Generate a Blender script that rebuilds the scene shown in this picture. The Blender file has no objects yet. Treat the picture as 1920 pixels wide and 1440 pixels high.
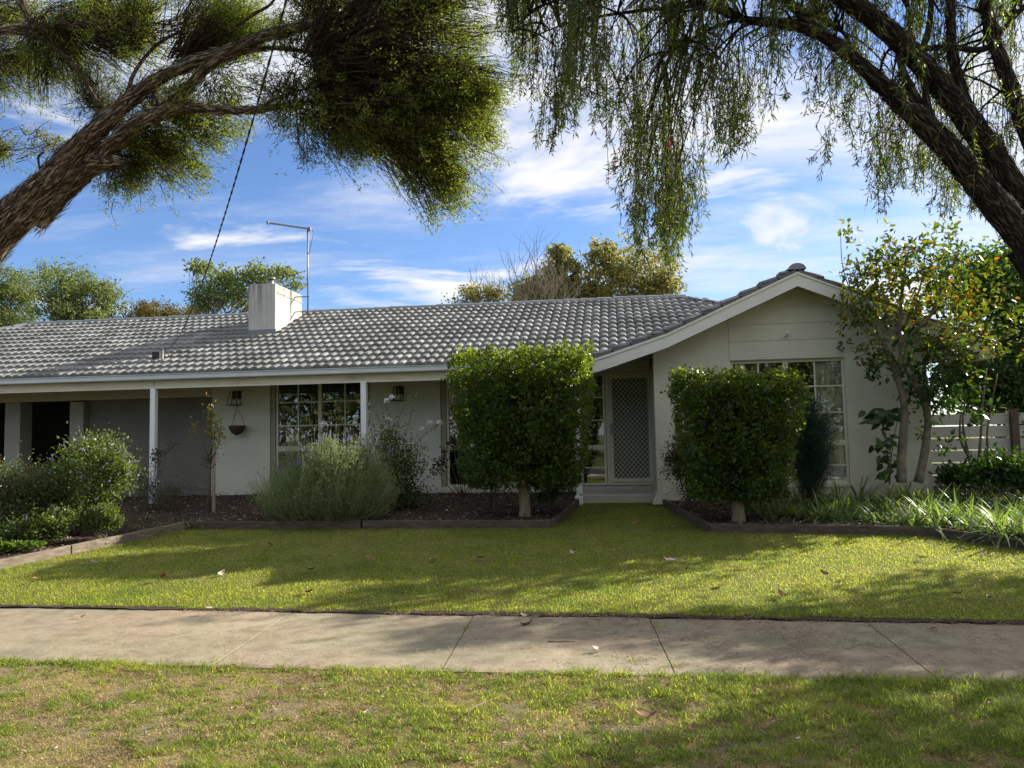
import bpy, math, random
import numpy as np
from mathutils import Vector, Matrix, noise as mnoise
random.seed(7); RNG = np.random.default_rng(11)
S = bpy.context.scene; COL = S.collection
R_ = math.radians
# ------------------------------------------------------------------ camera, world, sun, exposure
CAMP = np.array([0.0, 0.0, 1.55]); FPX = 1440.0
cam_rot = Matrix.Rotation(R_(7.5), 3, 'Z') @ Matrix.Rotation(R_(93.9), 3, 'X') @ Matrix.Rotation(R_(-1.16), 3, 'Z')
cd = bpy.data.cameras.new('camera'); cam = bpy.data.objects.new('camera', cd); COL.objects.link(cam)
cam.matrix_world = Matrix.Translation(CAMP) @ cam_rot.to_4x4()
cd.sensor_fit = 'HORIZONTAL'; cd.sensor_width = 36.0; cd.lens = 36.0 * FPX / 1920.0
cd.clip_start = 0.05; cd.clip_end = 3000; S.camera = cam
CR = np.array(cam_rot)
SUN_AZ, SUN_EL = 53.0, 26.5
sun_dir = Vector((math.sin(R_(SUN_AZ)) * math.cos(R_(SUN_EL)), math.cos(R_(SUN_AZ)) * math.cos(R_(SUN_EL)), math.sin(R_(SUN_EL))))
sl = bpy.data.lights.new('sun', 'SUN'); sl.energy = 5.0; sl.angle = R_(0.6); sl.color = (1.0, 0.93, 0.80)
so = bpy.data.objects.new('sun', sl); COL.objects.link(so)
so.rotation_euler = (-sun_dir).to_track_quat('-Z', 'Y').to_euler()
W = bpy.data.worlds.new('World'); S.world = W; W.use_nodes = True
wt = W.node_tree; wt.nodes.clear()
def wn(t, **k):
    n = wt.nodes.new(t)
    for a, b in k.items(): setattr(n, a, b)
    return n
wo = wn('ShaderNodeOutputWorld'); bg = wn('ShaderNodeBackground'); bg.inputs[1].default_value = 0.060
sky = wn('ShaderNodeTexSky'); sky.sky_type = 'NISHITA'; sky.sun_disc = False
sky.sun_elevation = R_(SUN_EL); sky.sun_rotation = R_(SUN_AZ); sky.air_density = 1.0; sky.dust_density = 0.25; sky.ozone_density = 2.6
tc = wn('ShaderNodeTexCoord'); sp = wn('ShaderNodeSeparateXYZ'); wt.links.new(tc.outputs['Generated'], sp.inputs[0])
def wm(op, a, b=None, c=None, clamp=False):
    n = wn('ShaderNodeMath', operation=op, use_clamp=clamp)
    for i, v in enumerate((a, b, c)):
        if v is None: continue
        if isinstance(v, (int, float)): n.inputs[i].default_value = v
        else: wt.links.new(v, n.inputs[i])
    return n.outputs[0]
zc = wm('MAXIMUM', wm('ADD', sp.outputs[2], 0.13), 0.05)
cu = wm('DIVIDE', sp.outputs[0], zc); cv = wm('DIVIDE', sp.outputs[1], zc)
cc = wn('ShaderNodeCombineXYZ'); wt.links.new(cu, cc.inputs[0]); wt.links.new(cv, cc.inputs[1])
mp = wn('ShaderNodeMapping'); wt.links.new(cc.outputs[0], mp.inputs[0])
mp.inputs['Rotation'].default_value = (0, 0, R_(24)); mp.inputs['Scale'].default_value = (0.75, 1.9, 1); mp.inputs['Location'].default_value = (3.1, 1.3, 0.0)
def wnoise(scale, detail, rough, dist=0.0, vec=mp.outputs[0]):
    n = wn('ShaderNodeTexNoise'); n.inputs['Scale'].default_value = scale; n.inputs['Detail'].default_value = detail
    n.inputs['Roughness'].default_value = rough; n.inputs['Distortion'].default_value = dist; wt.links.new(vec, n.inputs['Vector'])
    return n.outputs[0]
n1 = wnoise(0.9, 9, 0.62, 0.35); n2 = wnoise(0.33, 3, 0.5)
def mrange(v, a, b, c=0.0, d=1.0):
    n = wn('ShaderNodeMapRange', interpolation_type='SMOOTHSTEP'); wt.links.new(v, n.inputs[0])
    for i, x in enumerate((a, b, c, d)): n.inputs[i + 1].default_value = x
    return n.outputs[0]
# cloud cover is heavier towards the sun; unseen cloud added behind the camera fills the facade
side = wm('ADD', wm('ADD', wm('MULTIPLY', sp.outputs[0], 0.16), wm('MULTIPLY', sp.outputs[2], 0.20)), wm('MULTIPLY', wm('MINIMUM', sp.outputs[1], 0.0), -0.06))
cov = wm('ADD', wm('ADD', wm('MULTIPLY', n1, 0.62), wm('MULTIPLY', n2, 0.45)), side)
mp2 = wn('ShaderNodeMapping'); wt.links.new(cc.outputs[0], mp2.inputs[0]); mp2.inputs['Scale'].default_value = (1.0, 1.25, 1); mp2.inputs['Location'].default_value = (2.6, 7.7, 0.0)
n3 = wnoise(1.25, 10, 0.60, 0.5, mp2.outputs[0])
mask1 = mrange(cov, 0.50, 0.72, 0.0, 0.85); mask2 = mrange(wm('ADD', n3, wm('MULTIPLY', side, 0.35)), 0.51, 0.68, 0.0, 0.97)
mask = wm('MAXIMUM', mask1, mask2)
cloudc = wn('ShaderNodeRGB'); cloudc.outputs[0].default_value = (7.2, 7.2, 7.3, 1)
tint = wn('ShaderNodeMix', data_type='RGBA', blend_type='MULTIPLY'); tint.inputs[0].default_value = 1.0
wt.links.new(sky.outputs[0], tint.inputs[6]); tint.inputs[7].default_value = (0.86, 1.0, 1.28, 1)
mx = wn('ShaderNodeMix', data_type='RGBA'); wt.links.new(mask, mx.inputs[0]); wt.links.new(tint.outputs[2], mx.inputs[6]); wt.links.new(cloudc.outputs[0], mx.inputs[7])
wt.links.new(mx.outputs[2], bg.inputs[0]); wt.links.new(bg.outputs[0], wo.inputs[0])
S.view_settings.view_transform = 'Standard'; S.view_settings.look = 'None'; S.view_settings.gamma = 1; S.view_settings.exposure = 1.25
S.view_settings.use_curve_mapping = False
S.cycles.max_bounces = 8; S.cycles.transparent_max_bounces = 12; S.cycles.diffuse_bounces = 4; S.cycles.glossy_bounces = 3; S.cycles.transmission_bounces = 4
S.cycles.caustics_reflective = False; S.cycles.caustics_refractive = False
S.cycles.sample_clamp_indirect = 6.0

# ------------------------------------------------------------------ measuring helpers: photo pixel -> world point on a plane
def _ray(px, py): return CR @ np.array([(px - 960) / FPX, (720 - py) / FPX, -1.0])
def atY(px, py, Y): r = _ray(px, py); return CAMP + r * (Y / r[1])
def atZ(px, py, Z): r = _ray(px, py); return CAMP + r * ((Z - 1.55) / r[2])
def pxm(Y): return FPX / Y            # photo pixels per metre, about

# ------------------------------------------------------------------ mesh helpers
def nrm(a): return a / np.maximum(np.linalg.norm(a, axis=-1, keepdims=True), 1e-9)
class MB:
    def __init__(s): s.v = []; s.f = []; s.n = 0; s.arr = []
    def add(s, vs, fs):
        s.v.extend([tuple(map(float, p)) for p in vs]); s.f.extend([tuple(i + s.n for i in f) for f in fs]); s.n += len(vs)
    def box(s, x0, x1, y0, y1, z0, z1):
        s.add([(x0,y0,z0),(x1,y0,z0),(x1,y1,z0),(x0,y1,z0),(x0,y0,z1),(x1,y0,z1),(x1,y1,z1),(x0,y1,z1)],
              [(0,3,2,1),(4,5,6,7),(0,1,5,4),(1,2,6,5),(2,3,7,6),(3,0,4,7)])
    def bevbox(s, x0, x1, y0, y1, z0, z1, b=0.006):
        # box with chamfered vertical edges and top edge
        o = [(x0+b,y0),(x1-b,y0),(x1,y0+b),(x1,y1-b),(x1-b,y1),(x0+b,y1),(x0,y1-b),(x0,y0+b)]
        i = [(x0+2*b,y0+b),(x1-2*b,y0+b),(x1-b,y0+2*b),(x1-b,y1-2*b),(x1-2*b,y1-b),(x0+2*b,y1-b),(x0+b,y1-2*b),(x0+b,y0+2*b)]
        vs = [(x,y,z0) for x,y in o] + [(x,y,z1-b) for x,y in o] + [(x,y,z1) for x,y in i]
        fs = [tuple(range(7,-1,-1)), tuple(range(16,24))]
        for r in (0, 8):
            for k in range(8): fs.append((r+k, r+(k+1)%8, r+8+(k+1)%8, r+8+k))
        s.add(vs, fs)
    def bar(s, a, b, w, h=None, up=(0,0,1)):
        a = np.array(a, float); b = np.array(b, float); h = h or w
        d = nrm(b - a); u = np.array(up, float)
        if abs(d @ u) > 0.98: u = np.array([0, 1.0, 0])
        x = nrm(np.cross(d, u)) * w / 2; z = nrm(np.cross(x, d)) * h / 2
        vs = [p + sx * x + sz * z for p in (a, b) for sx, sz in ((-1,-1),(1,-1),(1,1),(-1,1))]
        s.add(vs, [(3,2,1,0),(4,5,6,7),(0,1,5,4),(1,2,6,5),(2,3,7,6),(3,0,4,7)])
    def prism(s, pts, d):
        # polygon pts (3D) extruded by vector d
        n = len(pts); d = np.array(d, float)
        vs = [np.array(p, float) for p in pts] + [np.array(p, float) + d for p in pts]
        s.add(vs, [tuple(range(n)), tuple(range(2*n-1, n-1, -1))] + [((i+1)%n, i, n+i, n+(i+1)%n) for i in range(n)])
    def tube(s, path, rad, n=8, cap=True, rough=0.0, seed=0.0, fr=3.0):
        P = np.array(path, float); m = len(P)
        if np.isscalar(rad): rad = [rad] * m
        T = np.zeros_like(P); T[1:-1] = P[2:] - P[:-2]; T[0] = P[1] - P[0]; T[-1] = P[-1] - P[-2]; T = nrm(T)
        ref = np.array([0, 0, 1.0]) if abs(T[0][2]) < 0.9 else np.array([0, 1.0, 0])
        u = nrm(np.cross(T[0], ref)); vs = []; L = 0.0
        for i in range(m):
            u = nrm(u - T[i] * (u @ T[i])); w = np.cross(T[i], u)
            if i: L += np.linalg.norm(P[i] - P[i-1])
            for k in range(n):
                a = 2 * math.pi * k / n; dr = math.cos(a) * u + math.sin(a) * w; r = rad[i]
                if rough:
                    q = Vector((math.cos(a) * fr, math.sin(a) * fr, L * 2.2 + seed))
                    q2 = Vector((math.cos(a) * fr * 3, math.sin(a) * fr * 3, L * 5 + seed))
                    r = r * (1 + rough * (mnoise.noise(q) + 0.75 * abs(mnoise.noise(q2)) * 1.6 - 0.3))
                vs.append(P[i] + dr * r)
        fs = [(i*n+k, i*n+(k+1)%n, (i+1)*n+(k+1)%n, (i+1)*n+k) for i in range(m-1) for k in range(n)]
        if cap: fs += [tuple(range(n-1, -1, -1)), tuple((m-1)*n+k for k in range(n))]
        s.add(vs, fs)
    def build(s, name, mat, parent=None, smooth=False):
        me = bpy.data.meshes.new(name); me.from_pydata(s.v, [], s.f); me.validate()
        if smooth: me.polygons.foreach_set('use_smooth', [True] * len(me.polygons))
        return link(name, me, mat, parent)
def link(name, me, mat, parent=None):
    o = bpy.data.objects.new(name, me); COL.objects.link(o)
    for m in (mat if isinstance(mat, (list, tuple)) else [mat]): me.materials.append(m)
    if parent is not None:
        o.parent = parent; o.matrix_parent_inverse = Matrix.Translation(-Vector(parent.location))
    return o
def npmesh(name, V, Fq, mat, parent=None, smooth=False):
    V = np.ascontiguousarray(V, dtype=np.float32); Fq = np.ascontiguousarray(Fq, dtype=np.int32)
    k = Fq.shape[1]; me = bpy.data.meshes.new(name)
    me.vertices.add(len(V)); me.vertices.foreach_set('co', V.ravel())
    me.loops.add(Fq.size); me.loops.foreach_set('vertex_index', Fq.ravel())
    me.polygons.add(len(Fq)); me.polygons.foreach_set('loop_start', np.arange(0, Fq.size, k, dtype=np.int32))
    me.polygons.foreach_set('loop_total', np.full(len(Fq), k, dtype=np.int32))
    if smooth: me.polygons.foreach_set('use_smooth', np.ones(len(Fq), dtype=bool))
    me.update(calc_edges=True)
    return link(name, me, mat, parent)
def tag(o, label=None, cat=None, group=None, kind=None):
    if label: o['label'] = label
    if cat: o['category'] = cat
    if group: o['group'] = group
    if kind: o['kind'] = kind
    return o
def thing(name, loc, label, cat, group=None):
    o = bpy.data.objects.new(name, None); COL.objects.link(o); o.location = loc; o.empty_display_size = 0.1
    return tag(o, label, cat, group)
def copy_tree(o, parent=None):
    c = o.copy(); COL.objects.link(c)
    if parent is not None: c.parent = parent
    for ch in list(o.children): copy_tree(ch, c)
    return c

# leaves: lozenge faces.  P base, D direction, N normal, L length, Wd width
def leafV(P, D, N, L, Wd, fold=0.18):
    D = nrm(D); Wv = nrm(np.cross(D, N)); N = np.cross(Wv, D)
    L = np.broadcast_to(np.asarray(L, float), (len(P),))[:, None]; Wd = np.broadcast_to(np.asarray(Wd, float), (len(P),))[:, None]
    a = P; b = P + D * L * 0.45 + Wv * Wd * 0.5 + N * Wd * fold; c = P + D * L; d = P + D * L * 0.45 - Wv * Wd * 0.5 + N * Wd * fold
    V = np.stack([a, b, c, d], 1).reshape(-1, 3); F = np.arange(len(P) * 4).reshape(-1, 4)
    return V, F
def rdir(n): return nrm(RNG.normal(size=(n, 3)))
def leafobj(name, P, D, N, L, Wd, mat, parent=None, fold=0.18):
    V, F = leafV(P, D, N, L, Wd, fold); return npmesh(name, V, F, mat, parent)
# big pointed leaf with 6 outline vertices
def bigleafV(P, D, N, L, Wd):
    D = nrm(D); Wv = nrm(np.cross(D, N)); N = np.cross(Wv, D); L = np.asarray(L)[:, None]; Wd = np.asarray(Wd)[:, None]
    pts = [P, P + D*L*.28 + Wv*Wd*.46 + N*Wd*.12, P + D*L*.62 + Wv*Wd*.40 + N*Wd*.06 - N*L*.03, P + D*L - N*L*.12, P + D*L*.62 - Wv*Wd*.40 + N*Wd*.06 - N*L*.03, P + D*L*.28 - Wv*Wd*.46 + N*Wd*.12, P + D*L*.5 - N*L*.02]
    V = np.stack(pts, 1).reshape(-1, 3); b = np.arange(len(P)) * 7
    F = np.concatenate([np.stack([b, b+1, b+2, b+6], 1), np.stack([b+6, b+2, b+3, b+4], 1), np.stack([b, b+6, b+4, b+5], 1)])
    return V, F
# thin twigs: 3-sided tapered prisms through arrays of points A->B->C
def twigV(pts, r0, r1):
    # pts (n,m,3)
    n, m, _ = pts.shape; T = np.zeros_like(pts); T[:, 1:-1] = pts[:, 2:] - pts[:, :-2]; T[:, 0] = pts[:, 1] - pts[:, 0]; T[:, -1] = pts[:, -1] - pts[:, -2]; T = nrm(T)
    ref = nrm(RNG.normal(size=(n, 1, 3)) + 0 * pts); u = nrm(np.cross(T, ref)); w = np.cross(T, u)
    rr = (np.linspace(0, 1, m)[None, :] * (np.asarray(r1) - np.asarray(r0)) + r0) if np.isscalar(r0) else np.asarray(r0)[:, None] + np.linspace(0, 1, m)[None, :] * (np.asarray(r1)[:, None] - np.asarray(r0)[:, None])
    rr = np.broadcast_to(rr, (n, m))[..., None]
    ring = [pts + rr * (math.cos(a) * u + math.sin(a) * w) for a in (0, 2.094, 4.189)]
    V = np.stack(ring, 2).reshape(-1, 3)
    base = (np.arange(n)[:, None] * m + np.arange(m - 1)[None, :]) * 3; base = base.reshape(-1)
    F = np.concatenate([np.stack([base + k, base + (k+1) % 3, base + 3 + (k+1) % 3, base + 3 + k], 1) for k in range(3)])
    return V, F
def cat(parts):
    V = []; F = []; o = 0
    for v, f in parts: V.append(v); F.append(f + o); o += len(v)
    return np.concatenate(V), np.concatenate(F)
# numpy value noise 2D
_pt = RNG.random((256, 256))
def vnoise(x, y):
    xi = np.floor(x).astype(int); yi = np.floor(y).astype(int); fx = x - xi; fy = y - yi; fx = fx*fx*(3-2*fx); fy = fy*fy*(3-2*fy)
    g = lambda a, b: _pt[a % 256, b % 256]
    return (g(xi, yi)*(1-fx) + g(xi+1, yi)*fx)*(1-fy) + (g(xi, yi+1)*(1-fx) + g(xi+1, yi+1)*fx)*fy
def fnoise(x, y, o=3):
    s = 0; a = 1; t = 0
    for i in range(o): s = s + a * vnoise(x * 2**i + 17*i, y * 2**i + 31*i); t += a; a *= 0.5
    return s / t

# ------------------------------------------------------------------ materials
def mat(name):
    m = bpy.data.materials.new(name); m.use_nodes = True; t = m.node_tree; t.nodes.clear()
    o = t.nodes.new('ShaderNodeOutputMaterial'); return m, t, o
def N_(t, ty, **k):
    n = t.nodes.new(ty)
    for a, b in k.items():
        if a.startswith('i_'): n.inputs[int(a[2:])].default_value = b
        else: setattr(n, a, b)
    return n
def ramp(t, src, stops):
    r = t.nodes.new('ShaderNodeValToRGB'); t.links.new(src, r.inputs[0]); e = r.color_ramp.elements
    while len(e) < len(stops): e.new(0.5)
    for i, (p, c) in enumerate(stops): e[i].position = p; e[i].color = (*c, 1) if len(c) == 3 else c
    return r.outputs[0]
def texn(t, scale, detail=4, rough=0.55, vec=None, sc=None, dist=0.0):
    n = N_(t, 'ShaderNodeTexNoise'); n.inputs['Scale'].default_value = scale; n.inputs['Detail'].default_value = detail; n.inputs['Roughness'].default_value = rough; n.inputs['Distortion'].default_value = dist
    c = t.nodes.new('ShaderNodeTexCoord')
    if sc:
        mpp = t.nodes.new('ShaderNodeMapping'); t.links.new(c.outputs['Object'], mpp.inputs[0]); mpp.inputs['Scale'].default_value = sc; t.links.new(mpp.outputs[0], n.inputs['Vector'])
    else: t.links.new(c.outputs['Object'], n.inputs['Vector'])
    return n.outputs[0]
def mixc(t, f, a, b, bt='MIX'):
    n = N_(t, 'ShaderNodeMix', data_type='RGBA', blend_type=bt)
    for i, v in ((0, f), (6, a), (7, b)):
        if isinstance(v, (int, float)): n.inputs[i].default_value = v
        elif isinstance(v, tuple): n.inputs[i].default_value = (*v, 1) if len(v) == 3 else v
        else: t.links.new(v, n.inputs[i])
    return n.outputs[2]
def bump(t, h, strength=0.3, dist=0.01):
    b = N_(t, 'ShaderNodeBump'); b.inputs['Strength'].default_value = strength; b.inputs['Distance'].default_value = dist; t.links.new(h, b.inputs['Height']); return b.outputs[0]
def surf(name, stops, scale=4, rough=0.8, bs=0.3, bscale=60, bd=0.004, sc=None, spec=0.3, metal=0.0, detail=5):
    m, t, o = mat(name); p = N_(t, 'ShaderNodeBsdfPrincipled'); t.links.new(p.outputs[0], o.inputs[0])
    t.links.new(ramp(t, texn(t, scale, detail, 0.6, sc=sc), stops), p.inputs['Base Color'])
    p.inputs['Roughness'].default_value = rough; p.inputs['Specular IOR Level'].default_value = spec; p.inputs['Metallic'].default_value = metal
    if bs: t.links.new(bump(t, texn(t, bscale, 4, 0.6, sc=sc), bs, bd), p.inputs['Normal'])
    return m
def foliage(name, cols, tr=0.45, rough=0.5, tcol=(1.25, 1.35, 0.45), spec=0.35, patch=None):
    m, t, o = mat(name); g = t.nodes.new('ShaderNodeNewGeometry')
    n = len(cols); stops = [((i + 0.5) / n, c) for i, c in enumerate(cols)]
    src = g.outputs['Random Per Island']
    if patch:
        nn = texn(t, patch, 3, 0.6); a = N_(t, 'ShaderNodeMath', operation='MULTIPLY_ADD'); t.links.new(src, a.inputs[0]); a.inputs[1].default_value = 0.55
        b = N_(t, 'ShaderNodeMapRange'); t.links.new(nn, b.inputs[0]); b.inputs[1].default_value = 0.33; b.inputs[2].default_value = 0.67; b.inputs[4].default_value = 0.45; t.links.new(b.outputs[0], a.inputs[2]); src = a.outputs[0]
    c = ramp(t, src, stops)
    p = N_(t, 'ShaderNodeBsdfPrincipled'); t.links.new(c, p.inputs['Base Color']); p.inputs['Roughness'].default_value = rough; p.inputs['Specular IOR Level'].default_value = spec
    tl = t.nodes.new('ShaderNodeBsdfTranslucent'); t.links.new(mixc(t, 1.0, c, tcol, 'MULTIPLY'), tl.inputs[0])
    mx = t.nodes.new('ShaderNodeMixShader'); mx.inputs[0].default_value = tr
    t.links.new(p.outputs[0], mx.inputs[1]); t.links.new(tl.outputs[0], mx.inputs[2]); t.links.new(mx.outputs[0], o.inputs[0])
    return m
def gr(v, w=0.0): return (v * (1 + w), v, v * (1 - w))
M = {}
M['render'] = surf('white_render', [(0.3, (0.63, 0.595, 0.475)), (0.7, (0.71, 0.675, 0.55))], 2.2, 0.9, 0.25, 90, 0.003)
def wall_mat():
    m, t, o = mat('painted_render'); p = N_(t, 'ShaderNodeBsdfPrincipled'); t.links.new(p.outputs[0], o.inputs[0])
    base = ramp(t, texn(t, 1.6, 7, 0.65), [(0.3, (0.50, 0.49, 0.395)), (0.6, (0.575, 0.565, 0.465)), (0.75, (0.61, 0.60, 0.50))])
    g = t.nodes.new('ShaderNodeNewGeometry'); sx = t.nodes.new('ShaderNodeSeparateXYZ'); t.links.new(g.outputs['Position'], sx.inputs[0])
    mr = N_(t, 'ShaderNodeMapRange'); t.links.new(sx.outputs[2], mr.inputs[0]); mr.inputs[1].default_value = .78; mr.inputs[2].default_value = .40
    nn = ramp(t, texn(t, 6, 6, 0.7), [(0.40, (0, 0, 0)), (0.65, (0.85, 0.85, 0.85))]); f = N_(t, 'ShaderNodeMath', operation='MULTIPLY', use_clamp=True); t.links.new(mr.outputs[0], f.inputs[0]); t.links.new(nn, f.inputs[1])
    t.links.new(mixc(t, f.outputs[0], base, (0.33, 0.25, 0.17)), p.inputs['Base Color']); p.inputs['Roughness'].default_value = .9; p.inputs['Specular IOR Level'].default_value = .25
    t.links.new(bump(t, texn(t, 45, 6, 0.7), 0.5, 0.006), p.inputs['Normal']); return m
M['render'] = wall_mat()
M['trim'] = surf('cream_trim', [(0.3, (0.60, 0.575, 0.46)), (0.65, (0.68, 0.655, 0.54))], 3, 0.55, 0.1, 40, 0.002, spec=0.4)
M['frame'] = surf('cream_frame', [(0.3, (0.52, 0.49, 0.37)), (0.7, (0.60, 0.57, 0.44))], 3, 0.5, 0.05, 40, 0.002, spec=0.4)
M['olive'] = surf('olive_reveal', [(0.3, (0.27, 0.25, 0.16)), (0.7, (0.32, 0.30, 0.2))], 3, 0.6, 0.05, 40, 0.002)
M['beam'] = surf('weathered_beam', [(0.25, (0.42, 0.36, 0.24)), (0.42, (0.60, 0.56, 0.42)), (0.7, (0.66, 0.62, 0.49))], 2.2, 0.7, 0.2, 30, 0.003, sc=(0.5, 1, 3))
M['gutter'] = surf('gutter_grey', [(0.3, (0.52, 0.55, 0.55)), (0.7, (0.60, 0.63, 0.63))], 2.5, 0.45, 0.05, 30, 0.002, spec=0.45)
M['barge'] = surf('barge_white', [(0.3, (0.62, 0.62, 0.55)), (0.7, (0.68, 0.68, 0.61))], 2.5, 0.5, 0.08, 30, 0.002, spec=0.4)
M['post'] = surf('post_white', [(0.3, (0.74, 0.76, 0.75)), (0.7, (0.80, 0.82, 0.81))], 4, 0.55, 0.1, 50, 0.002, spec=0.4)
M['soffit'] = surf('soffit', [(0.3, (0.42, 0.40, 0.31)), (0.7, (0.48, 0.46, 0.36))], 3, 0.8, 0.05, 30, 0.002)
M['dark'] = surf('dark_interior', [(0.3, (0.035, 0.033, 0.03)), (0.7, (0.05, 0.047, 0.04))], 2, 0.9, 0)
M['brickdark'] = surf('carport_brick', [(0.35, (0.13, 0.115, 0.10)), (0.65, (0.18, 0.165, 0.145))], 3, 0.9, 0.3, 50, 0.004)
M['garagedoor'] = surf('garage_panel', [(0.3, (0.14, 0.127, 0.104)), (0.7, (0.18, 0.165, 0.137))], 1.4, 0.75, 0.15, 30, 0.003)
M['pillar'] = surf('pillar_paint', [(0.3, (0.27, 0.265, 0.22)), (0.7, (0.32, 0.31, 0.26))], 2.4, 0.85, 0.2, 60, 0.003)
M['concrete'] = surf('pale_concrete', [(0.3, (0.40, 0.375, 0.32)), (0.7, (0.50, 0.475, 0.41))], 3, 0.85, 0.3, 80, 0.003)
M['black'] = surf('black_metal', [(0.3, gr(0.018)), (0.7, gr(0.028))], 5, 0.5, 0, spec=0.4)
M['galv'] = surf('galvanised', [(0.3, gr(0.16)), (0.7, gr(0.26))], 12, 0.45, 0.05, 50, 0.001, metal=0.6)
M['blackplastic'] = surf('black_plastic', [(0.3, gr(0.02)), (0.7, gr(0.035))], 5, 0.55, 0)
M['timber'] = surf('weathered_sleeper', [(0.25, (0.10, 0.078, 0.058)), (0.5, (0.17, 0.138, 0.105)), (0.75, (0.27, 0.23, 0.185))], 6, 0.9, 0.6, 30, 0.006, sc=(1, 1, 5))
M['timberdark'] = surf('dark_sleeper', [(0.25, (0.05, 0.037, 0.03)), (0.5, (0.085, 0.065, 0.05)), (0.75, (0.14, 0.11, 0.09))], 6, 0.9, 0.6, 30, 0.006, sc=(1, 1, 5))  # darker-toned copy of the sleeper timber
M['stake'] = surf('hardwood_stake', [(0.3, (0.26, 0.20, 0.14)), (0.7, (0.38, 0.31, 0.23))], 6, 0.85, 0.4, 30, 0.003, sc=(4, 4, 1))
M['paletrunk'] = surf('pale_trunk', [(0.3, (0.16, 0.125, 0.08)), (0.7, (0.27, 0.22, 0.15))], 6, 0.85, 0.6, 25, 0.008, sc=(2, 2, 0.6))
M['greytrunk'] = surf('grey_trunk', [(0.3, (0.085, 0.07, 0.048)), (0.5, (0.14, 0.12, 0.085)), (0.75, (0.23, 0.20, 0.155))], 9, 0.85, 0.5, 25, 0.006, sc=(1, 1, 0.8))
M['stem'] = surf('brown_stem', [(0.3, (0.07, 0.055, 0.04)), (0.7, (0.14, 0.11, 0.08))], 9, 0.85, 0.3, 40, 0.003)
M['farstem'] = surf('far_stem', [(0.3, (0.13, 0.11, 0.075)), (0.7, (0.20, 0.17, 0.12))], 9, 0.9, 0)
M['coir'] = surf('coir_liner', [(0.3, (0.045, 0.028, 0.018)), (0.7, (0.10, 0.06, 0.04))], 20, 0.95, 0.7, 60, 0.01)
M['slat'] = surf('grey_fence_slat', [(0.3, (0.44, 0.43, 0.39)), (0.7, (0.54, 0.53, 0.48))], 3, 0.85, 0.2, 40, 0.003, sc=(0.6, 1, 4))
M['curtain'] = surf('net_curtain', [(0.3, (0.60, 0.62, 0.56)), (0.6, (0.90, 0.92, 0.88))], 1.7, 0.95, 0, sc=(6, 1, 0.5))
M['asphalt'] = surf('asphalt', [(0.3, gr(0.045)), (0.7, gr(0.06))], 4, 0.9, 0.4, 100, 0.004)
# paper-bark
def bark_mat(name, cs, sc, bs, bdist):
    m, t, o = mat(name); p = N_(t, 'ShaderNodeBsdfPrincipled'); t.links.new(p.outputs[0], o.inputs[0])
    a = texn(t, 1.0, 8, 0.7, sc=sc, dist=0.6); b = texn(t, 3.5, 5, 0.65, sc=sc)
    mm = N_(t, 'ShaderNodeMath', operation='MULTIPLY_ADD'); t.links.new(b, mm.inputs[0]); mm.inputs[1].default_value = 0.5
    m2 = N_(t, 'ShaderNodeMath', operation='MULTIPLY'); t.links.new(a, m2.inputs[0]); m2.inputs[1].default_value = 0.5; t.links.new(m2.outputs[0], mm.inputs[2])
    t.links.new(ramp(t, mm.outputs[0], [(0.34, cs[0]), (0.48, cs[1]), (0.62, cs[2])]), p.inputs['Base Color']); p.inputs['Roughness'].default_value = 0.95; p.inputs['Specular IOR Level'].default_value = 0.15
    t.links.new(bump(t, mm.outputs[0], bs, bdist), p.inputs['Normal']); return m
M['paperbark'] = bark_mat('paperbark', [(0.015, 0.010, 0.007), (0.09, 0.066, 0.046), (0.27, 0.21, 0.155)], (13, 13, 13), 1.0, 0.10)
M['bark'] = bark_mat('dark_bark', [(0.006, 0.005, 0.004), (0.028, 0.022, 0.017), (0.085, 0.068, 0.053)], (26, 26, 12), 1.0, 0.10)
# roof tiles
def tile_mat():
    m, t, o = mat('concrete_tile'); p = N_(t, 'ShaderNodeBsdfPrincipled'); t.links.new(p.outputs[0], o.inputs[0])
    g = t.nodes.new('ShaderNodeNewGeometry')
    base = ramp(t, g.outputs['Random Per Island'], [(0.0, (0.19, 0.192, 0.19)), (0.5, (0.26, 0.26, 0.252)), (1.0, (0.34, 0.337, 0.325))])
    dirt = ramp(t, texn(t, 0.9, 7, 0.7), [(0.36, (0.62, 0.62, 0.60)), (0.60, (0.95, 0.95, 0.95))])
    sp_ = ramp(t, texn(t, 26, 4, 0.7), [(0.35, (0.72, 0.72, 0.72)), (0.6, (1.0, 1.0, 0.98))])
    t.links.new(mixc(t, 1.0, mixc(t, 1.0, base, dirt, 'MULTIPLY'), sp_, 'MULTIPLY'), p.inputs['Base Color'])
    p.inputs['Roughness'].default_value = 0.72; p.inputs['Specular IOR Level'].default_value = 0.35
    t.links.new(bump(t, texn(t, 70, 4, 0.6), 0.3, 0.004), p.inputs['Normal']); return m
M['tile'] = tile_mat()
M['ridge'] = surf('ridge_tile', [(0.3, (0.17, 0.185, 0.20)), (0.7, (0.24, 0.25, 0.26))], 5, 0.6, 0.3, 60, 0.004)
M['verge'] = surf('verge_tile', [(0.3, (0.10, 0.09, 0.095)), (0.7, (0.15, 0.135, 0.14))], 5, 0.6, 0.3, 60, 0.004)
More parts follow.
